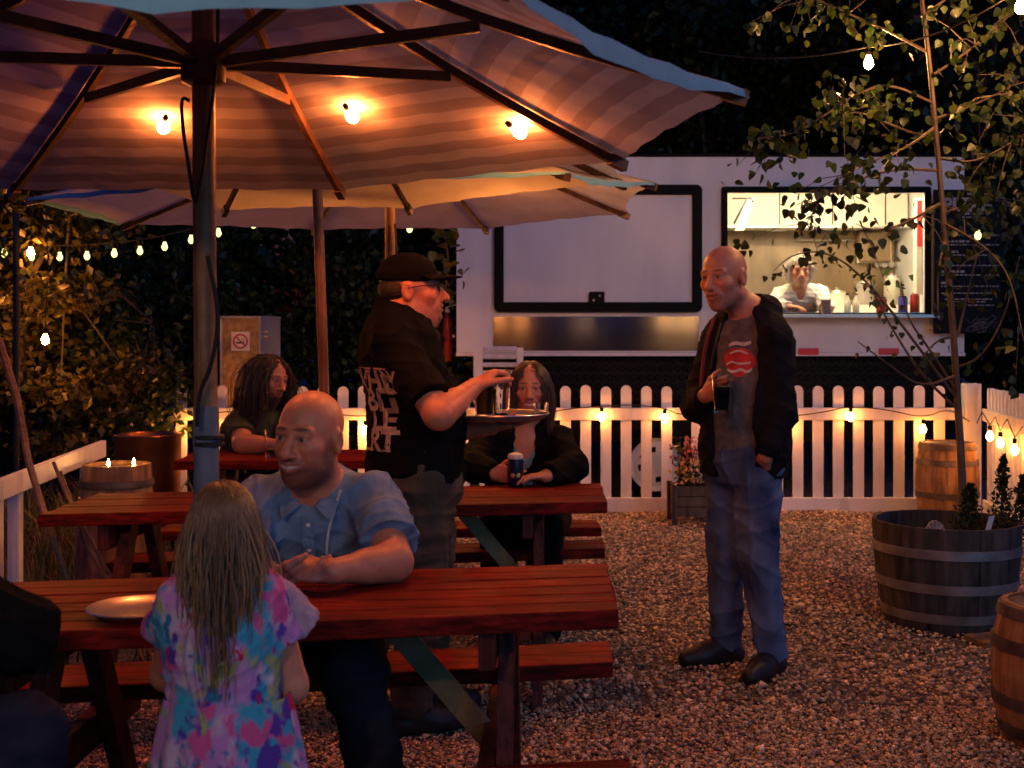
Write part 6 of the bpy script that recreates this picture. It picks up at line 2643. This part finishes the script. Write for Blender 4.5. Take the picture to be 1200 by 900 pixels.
# ================================================================== woman in black at the second table
def woman():
    t = thing('person', (.10, 5.75, 0), 'smiling woman in black cardigan and teal top sitting behind the tray with a can', 'person')
    fw = V(-.05, -1, 0).normalized()
    lf = V(0, 0, 1).cross(fw)
    neck = P(616, 507, 5.68)
    srh, slh = P(566, 522, 5.68), P(656, 520, 5.68)
    pel = V(neck.x, 5.85, .52)
    er, wr_ = P(556, 580, 5.45), P(580, 568, 5.32)
    el, wl = P(672, 578, 5.45), P(640, 571, 5.25)
    for q in (er, el):
        q.z = .80
    wr_.z, wl.z = .785, .785
    H = Head(P(621, 455, 5.60), (-.04, -1, -.03), .99)
    S = Solid()
    H.add(S, smile=.9, nose=.92, jaw=.93)
    S.cone(H.p(0, -.022, -.05), neck, .050, .056, .03)
    torso(S, pel, neck, lf, 1.0, 1.0, .02)
    shoulders(S, neck, slh, srh, .048)
    arm(S, slh, el, wl, k=.012)
    arm(S, srh, er, wr_, k=.012)
    hand(S, wr_, V(.72, -.50, .05), (.60, .75, 0), (0, 0, 1), .95, curls=((28, 38, 25), (30, 40, 26), (34, 42, 28), (38, 44, 30)), tcurl=10)
    hand(S, wl, V(-.9, -.3, 0), (0, 0, -1), (0, .8, 0), .9, curl=(12, 20, 15))
    hr, hl = pel - lf * .1, pel + lf * .1
    kr, kl = hr + fw * .42, hl + fw * .42
    kr.z = kl.z = .54
    ar, al = V(kr.x, kr.y - .05, .085), V(kl.x, kl.y - .05, .085)
    leg(S, hl, kl, al)
    leg(S, hr, kr, ar)

    def paint(v, c):
        return H.paint(v, c, brow=(.08, .05, .035), teeth=True, lips=(.42, .11, .10), smile=.9)
    mk(S, .0050, 'body', M_skin, t, paint=paint, base=SKINB * 1.05)
    S = Solid()
    torso(S, pel, neck, lf, 1.0, 1.0, .02, t=.012)
    S.ell(neck + fw * .09 + V(0, 0, -.015), (.048, .10, .10), None, .01, 's')
    mk(S, .008, 'top', cloth('teal_top', (.16, .32, .36), scale=20), t)
    S = Solid()
    torso(S, pel, neck, lf, 1.06, 1.05, .03, t=.026)
    shoulders(S, neck, slh, srh, .056, t=.016)
    S.cone(slh, el, .072, .070, .03)
    S.cone(el, wl, .070, .055, .02, cut1=True)
    S.cone(srh, er, .072, .070, .03)
    S.cone(er, wr_, .070, .052, .02, cut1=True)
    S.ell(neck + fw * .13 + V(0, 0, -.03), (.050, .12, .155), None, .012, 's')
    S.ell(neck + fw * .02 + V(0, 0, .06), (.062, .07, .06), None, .012, 's')
    mk(S, .008, 'cardigan', M_blackcloth, t, wr=(.005, 13, 9))
    S = Solid()
    S.ell(pel, (.20, .15, .12), basis(fw), .03)
    leg(S, hl, kl, al + V(0, 0, .02), (.115, .09, .085, .075), .05, calf=False)
    leg(S, hr, kr, ar + V(0, 0, .02), (.115, .09, .085, .075), .05, calf=False)
    mk(S, .010, 'trousers', M_blackcloth, t)
    for a_ in (al, ar):
        S = Solid()
        shoe(S, a_, fw, .26)
        mk(S, .009, 'shoe', M_shoe, t)

    # parted brown bob
    def colf(u, rnd, P0):
        k = np.clip(.15 + .3 * u + .6 * (rnd - .4), 0, 1)
        return np.array((.030, .018, .012)) + np.array((.10, .055, .03)) * k[..., None]
    S = Solid()
    S.ell(H.p(0, -.020, .034), (.078, .096, .086), H.B, .01)
    S.ell(H.p(0, -.055, -.04), (.078, .06, .08), H.B, .04)
    S.ell(H.p(0, .10, -.045), (.060, .07, .094), H.B, .02, 's')
    mk(S, .006, 'hair', mat('hair_dark', (.028, .018, .012), rough=.5, var=.3, scale=80), t)

    def fd(p):
        s_ = 1 if p[0] > 0 else -1
        return np.array([s_ * (1.0 if p[1] > 0 else .35), -.20 if p[1] > 0 else -.1, -.12 if p[1] > .04 else -.3])
    strands('hair_locks', H, 1900, .21, 8, M_hair, t, lambda p: (p[2] > .05 or p[1] < .01) and p[2] > -.03 and not (p[1] > .070 and p[2] < .058), colf, rad=.0017, grav=.45, wav=.005, jitter=.10, collide=[(neck, .07)], seg=11, fdir=fd, face=.050)
    # can in her hand
    q = P(604, 573, 5.24)
    q.z = .7415
    cn = thing('drink_can', q, 'dark blue drink can with a frothy pale top held by the woman on the table', 'can')
    MB().lathe(q, [(.030, 0), (.034, .008), (.034, .105), (.031, .118)], 22).build('can_wall', mat('navy_can', (.015, .02, .045), rough=.3, var=.5, scale=30, metal=.4), cn, smooth=True)
    MB().lathe(q, [(.031, .1182), (.034, .126), (.030, .138), (.012, .144), (0, .145)], 20).build('froth', M_foam, cn, smooth=True)
    m = MB()
    for a in (-1.9, -1.2):
        m.lathe(q + V(.0345 * math.cos(a), .0345 * math.sin(a), .05), [(.010, 0), (.008, .0012), (0, .0014)], 10, axis=(math.cos(a), math.sin(a), 0))
    m.build('gold_emblem', mat('gold_print', (.5, .36, .12), rough=.4, metal=.5), cn)
    q = P(621, 572, 5.3)
    q.z = .7415
    ky = thing('watch', q, 'small shiny dark watch lying on the table right of the drink can', 'watch')
    m = MB()
    m.tube([q + V(.03 * math.cos(a), .02 * math.sin(a), .014 + .010 * math.sin(a * 2)) for a in np.linspace(0, 2 * PI, 17)], .006, 6, cap=False)
    m.build('strap', M_blackmetal, ky, smooth=True)
    MB().lathe(q + V(0, -.022, .014), [(.014, 0), (.014, .006), (0, .007)], 16, axis=(0, -1, .4)).build('dial', M_steel, ky, smooth=True)


# ================================================================== long haired man at the back table
def man_longhair():
    t = thing('person', (-1.35, 7.0, 0), 'man with long dark hair and beard in a green tee leaning on the back table', 'person')
    fw = V(.62, -.78, 0).normalized()
    lf = V(0, 0, 1).cross(fw)
    neck = P(301, 484, 6.98)
    srh, slh = P(281, 497, 6.86), P(326, 497, 7.06)
    pel = V(neck.x - .10, 7.12, .52)
    er, wr_ = P(284, 531, 6.72), P(328, 529, 6.62)
    el, wl = P(345, 531, 6.85), P(345, 529, 6.62)
    for q in (er, el, wr_, wl):
        q.z = .79
    H = Head(P(316, 443, 6.92), (.80, -.58, -.22), 1.06, up=(.12, 0, 1))
    S = Solid()
    H.add(S, smile=.5, nose=1.1)
    S.cone(H.p(0, -.022, -.05), neck, .058, .062, .03)
    torso(S, pel, neck, lf, 1.05, 1.0, .03)
    shoulders(S, neck, slh, srh, .055)
    arm(S, srh, er, wr_, (.062, .054, .054, .033), .012)
    arm(S, slh, el, wl, (.060, .050, .052, .033), .012)
    hand(S, wr_, V(.9, -.1, 0), (0, 0, -1), (0, 1, 0), .98, curl=(15, 25, 15))
    hand(S, wl, V(-.2, -.9, 0), (0, 0, -1), (-1, 0, 0), .98, curl=(15, 25, 15))
    hr, hl = pel - lf * .1, pel + lf * .1
    kr, kl = hr + fw * .42, hl + fw * .42
    kr.z = kl.z = .54
    ar, al = V(kr.x, kr.y, .085), V(kl.x, kl.y, .085)
    leg(S, hl, kl, al)
    leg(S, hr, kr, ar)

    def paint(v, c):
        return H.paint(v, c, brow=(.035, .022, .016), beard=.9, beard_col=(.045, .026, .018))
    mk(S, .0055, 'body', M_skin, t, paint=paint, base=SKINB * .95)
    S = Solid()
    torso(S, pel, neck, lf, 1.05, 1.0, .03, t=.022)
    shoulders(S, neck, slh, srh, .060, t=.014)
    S.cone(srh, srh.lerp(er, .62), .074, .078, .03, cut1=True)
    S.cone(slh, slh.lerp(el, .62), .074, .078, .03, cut1=True)
    S.ell(neck + fw * .03 + V(0, 0, .06), (.07, .07, .05), None, .01, 's')
    mk(S, .009, 'tee_shirt', cloth('dark_green_tee', (.040, .050, .026), (.075, .085, .045), scale=20), t, wr=(.004, 14, 9))
    S = Solid()
    S.ell(pel, (.20, .15, .12), basis(fw), .03)
    leg(S, hl, kl, al, (.112, .085, .08, .07), .03, calf=False)
    leg(S, hr, kr, ar, (.112, .085, .08, .07), .03, calf=False)
    mk(S, .011, 'trousers', M_blackcloth, t)
    S = Solid()
    S.cone(H.p(0, .068, -.095), H.p(0, .062, -.150), .034, .018, .02)
    S.ell(H.p(0, .045, -.098), (.05, .04, .03), H.B, .02)
    mk(S, .006, 'beard', mat('dark_beard', (.05, .032, .022), rough=.8, var=.5, scale=150, bump=.6, bscale=250), t)

    def colf(u, rnd, P0):
        return np.array((.016, .011, .008)) + np.array((.03, .018, .011)) * rnd[..., None]
    S = Solid()
    S.ell(H.p(0, -.022, .034), (.082, .101, .090), H.B, .01)
    S.ell(H.p(0, -.075, -.07), (.088, .065, .13), H.B, .05)
    S.ell(H.p(0, .11, -.045), (.066, .075, .098), H.B, .02, 's')
    mk(S, .007, 'hair', mat('hair_black', (.018, .012, .009), rough=.5, var=.3, scale=80), t)

    def fd(p):
        s_ = 1 if p[0] > 0 else -1
        return np.array([s_ * .5, -.55 if p[1] > 0 else -.2, -.2])
    strands('hair_locks', H, 2600, .40, 12, M_hair, t, lambda p: (p[2] > .04 or p[1] < .02) and p[2] > -.03 and not (p[1] > .065 and p[2] < .075), colf, rad=.0019, grav=.36, wav=.014, jitter=.12, collide=[(slh, .07), (srh, .07), (neck + V(0, 0, -.09), .13), (neck, .075)], seg=13, fdir=fd, face=.060)
    q = P(318, 528, 6.50)
    q.z = .7415
    pint(q, .145, .028, .036, 'nearly empty straight beer glass on the back table by the long haired man', M_amber, .2, True)


# ================================================================== cook in the truck
def cook():
    t = thing('person', (2.52, 10.95, 1.29), 'grey haired cook in a white jacket leaning on the counter inside the food truck', 'person')
    fw = V(-.06, -1, 0).normalized()
    lf = V(0, 0, 1).cross(fw)
    neck = P(937, 342, 10.80)
    srh, slh = P(913, 346, 10.82), P(961, 345, 10.82)
    pel = V(neck.x, 11.25, 1.42)
    zc = wz0 + .016 + .045
    er, wr_ = P(908, 362, 10.62), P(925, 362, 10.46)
    el, wl = P(968, 361, 10.62), P(966, 361, 10.42)
    for q in (er, wr_, el, wl):
        q.z = zc
    H = Head(P(937, 317, 10.66), (-.05, -1, -.10), 1.10)
    S = Solid()
    H.add(S, smile=.9, nose=1.1)
    S.cone(H.p(0, -.022, -.05), neck, .060, .065, .03)
    torso(S, pel, neck, lf, 1.05, 1.05, .04)
    shoulders(S, neck, slh, srh, .058)
    arm(S, srh, er, wr_, k=.012)
    arm(S, slh, el, wl, k=.012)
    hand(S, wr_, V(.8, -.6, -.05), (0, 0, -1), (0, 1, 0), 1.0, curl=(15, 25, 15))
    hand(S, wl, V(.0, -1, -.05), (.6, 0, -.8), (-.6, 0, .6), 1.0, curl=(25, 35, 20))
    hr, hl = pel - lf * .1, pel + lf * .1
    for h_ in (hr, hl):
        S.cone(h_, V(h_.x, h_.y - .02, 1.31), .09, .07, .03)

    def paint(v, c):
        return H.paint(v, c, brow=(.18, .15, .12), teeth=True, beard=.45, beard_col=(.34, .29, .24), smile=.9)
    mk(S, .0065, 'body', M_skin, t, paint=paint)
    S = Solid()
    torso(S, pel, neck, lf, 1.08, 1.08, .05, t=.022)
    shoulders(S, neck, slh, srh, .062, t=.014)
    S.cone(srh, er, .076, .070, .03)
    S.cone(er, wr_, .070, .050, .02, cut1=True)
    S.cone(slh, el, .076, .070, .03)
    S.cone(el, wl, .070, .050, .02, cut1=True)
    S.ell(neck + fw * .10 + V(0, 0, .01), (.034, .09, .09), None, .01, 's')
    S.ell(neck + V(0, 0, .07), (.068, .07, .05), None, .01, 's')
    jk = mk(S, .009, 'jacket', cloth('white_cook_cotton', (.66, .62, .56), scale=16, var=.08), t, wr=(.006, 12, 14))
    arr = obj_arrays(jk)
    bv = BVHTree.FromPolygons([tuple(x) for x in arr[0]], [tuple(x) for x in arr[1]])
    for k in range(3):
        for g_ in (-1, 1):
            q = V(neck.x, neck.y, neck.z - .09 - .07 * k) + fw * .6 + lf * g_ * .05
            hit = bv.ray_cast(q, -fw)
            if hit[0] is not None:
                MB().lathe(hit[0] + fw * .001, [(.009, 0), (.008, .004), (0, .005)], 8, axis=fw).build('button', M_cream, jk)

    def colf(u, rnd, P0):
        return np.array((.30, .27, .23)) + np.array((.30, .28, .25)) * rnd[..., None]
    strands('hair', H, 650, .10, 15, M_hair, t, lambda p: (p[2] > .06 or p[1] < .02) and p[2] > -.04 and not (p[1] > .06 and p[2] < .085), colf, rad=.0036, grav=.22, wav=.02, jitter=.3, seg=6, face=.066)


# ================================================================== dark figure cut by the left edge
def man_edge():
    t = thing('person', (-1.15, 2.5, 0), 'person in black at the left edge, only a sleeved elbow and knee in view', 'person')
    fw = V(.75, .60, 0).normalized()
    lf = V(0, 0, 1).cross(fw)
    pel = V(-1.42, 2.38, .50)
    neck = V(-1.34, 2.42, 1.06)
    slh, srh = neck + lf * .18 - V(0, 0, .06), neck - lf * .18 - V(0, 0, .06)
    er = P(22, 728, 2.42)
    er.z = .800
    wr_ = V(er.x - .24, er.y + .22, .80)
    el = V(slh.x + .10, slh.y + .10, .80)
    wl = V(el.x + .10, el.y + .12, .79)
    H = Head(neck + V(.02, .02, .17), fw, 1.0)
    S = Solid()
    H.add(S)
    S.cone(H.p(0, -.022, -.05), neck, .058, .062, .03)
    torso(S, pel, neck, lf)
    shoulders(S, neck, slh, srh)
    arm(S, srh, er, wr_, k=.012)
    arm(S, slh, el, wl, k=.012)
    hand(S, wr_, V(-.3, 1, 0), (0, 0, -1), (1, 0, 0), .98)
    hand(S, wl, V(.3, 1, 0), (0, 0, -1), (1, 0, 0), .98)
    hr, hl = pel - lf * .1, pel + lf * .1
    kr = P(22, 868, 2.30)
    kl = V(kr.x - .10, kr.y + .25, .56)
    ar, al = V(kr.x - .08, kr.y + .12, .085), V(kl.x, kl.y + .05, .085)
    leg(S, hl, kl, al)
    leg(S, hr, kr, ar)
    mk(S, .007, 'body', M_skin, t, paint=lambda v, c: H.paint(v, c))
    S = Solid()
    torso(S, pel, neck, lf, t=.025)
    shoulders(S, neck, slh, srh, .06, t=.016)
    S.cone(srh, er, .080, .078, .03)
    S.cone(er, wr_, .072, .055, .02, cut1=True)
    S.cone(slh, el, .078, .068, .03)
    S.cone(el, wl, .068, .055, .02, cut1=True)
    S.ell(neck + V(0, 0, .07), (.07, .07, .05), None, .01, 's')
    mk(S, .006, 'jumper', M_blackcloth, t, wr=(.006, 17, 19))
    S = Solid()
    S.ell(pel, (.20, .15, .12), basis(fw), .03)
    leg(S, hl, kl, al, (.112, .088, .08, .07), .03, calf=False)
    leg(S, hr, kr, ar, (.112, .092, .085, .07), .03, calf=False)
    mk(S, .008, 'jeans', cloth('black_denim', (.012, .014, .022), (.025, .028, .045), scale=14), t, wr=(.004, 14, 23))
    for a_, d_ in ((al, fw), (ar, fw)):
        S = Solid()
        shoe(S, a_, d_, .29)
        mk(S, .009, 'shoe', M_shoe, t)
    def colf(u, rnd, P0):
        return np.array((.03, .02, .014)) + np.array((.03, .02, .012)) * rnd[..., None]
    strands('hair', H, 500, .06, 18, M_hair, t, lambda p: (p[2] > .05 or p[1] < .02) and p[2] > -.03, colf, rad=.004, grav=.15, seg=5)


man_standing()
waiter()
man_seated()
girl()
woman()
man_longhair()
cook()
man_edge()
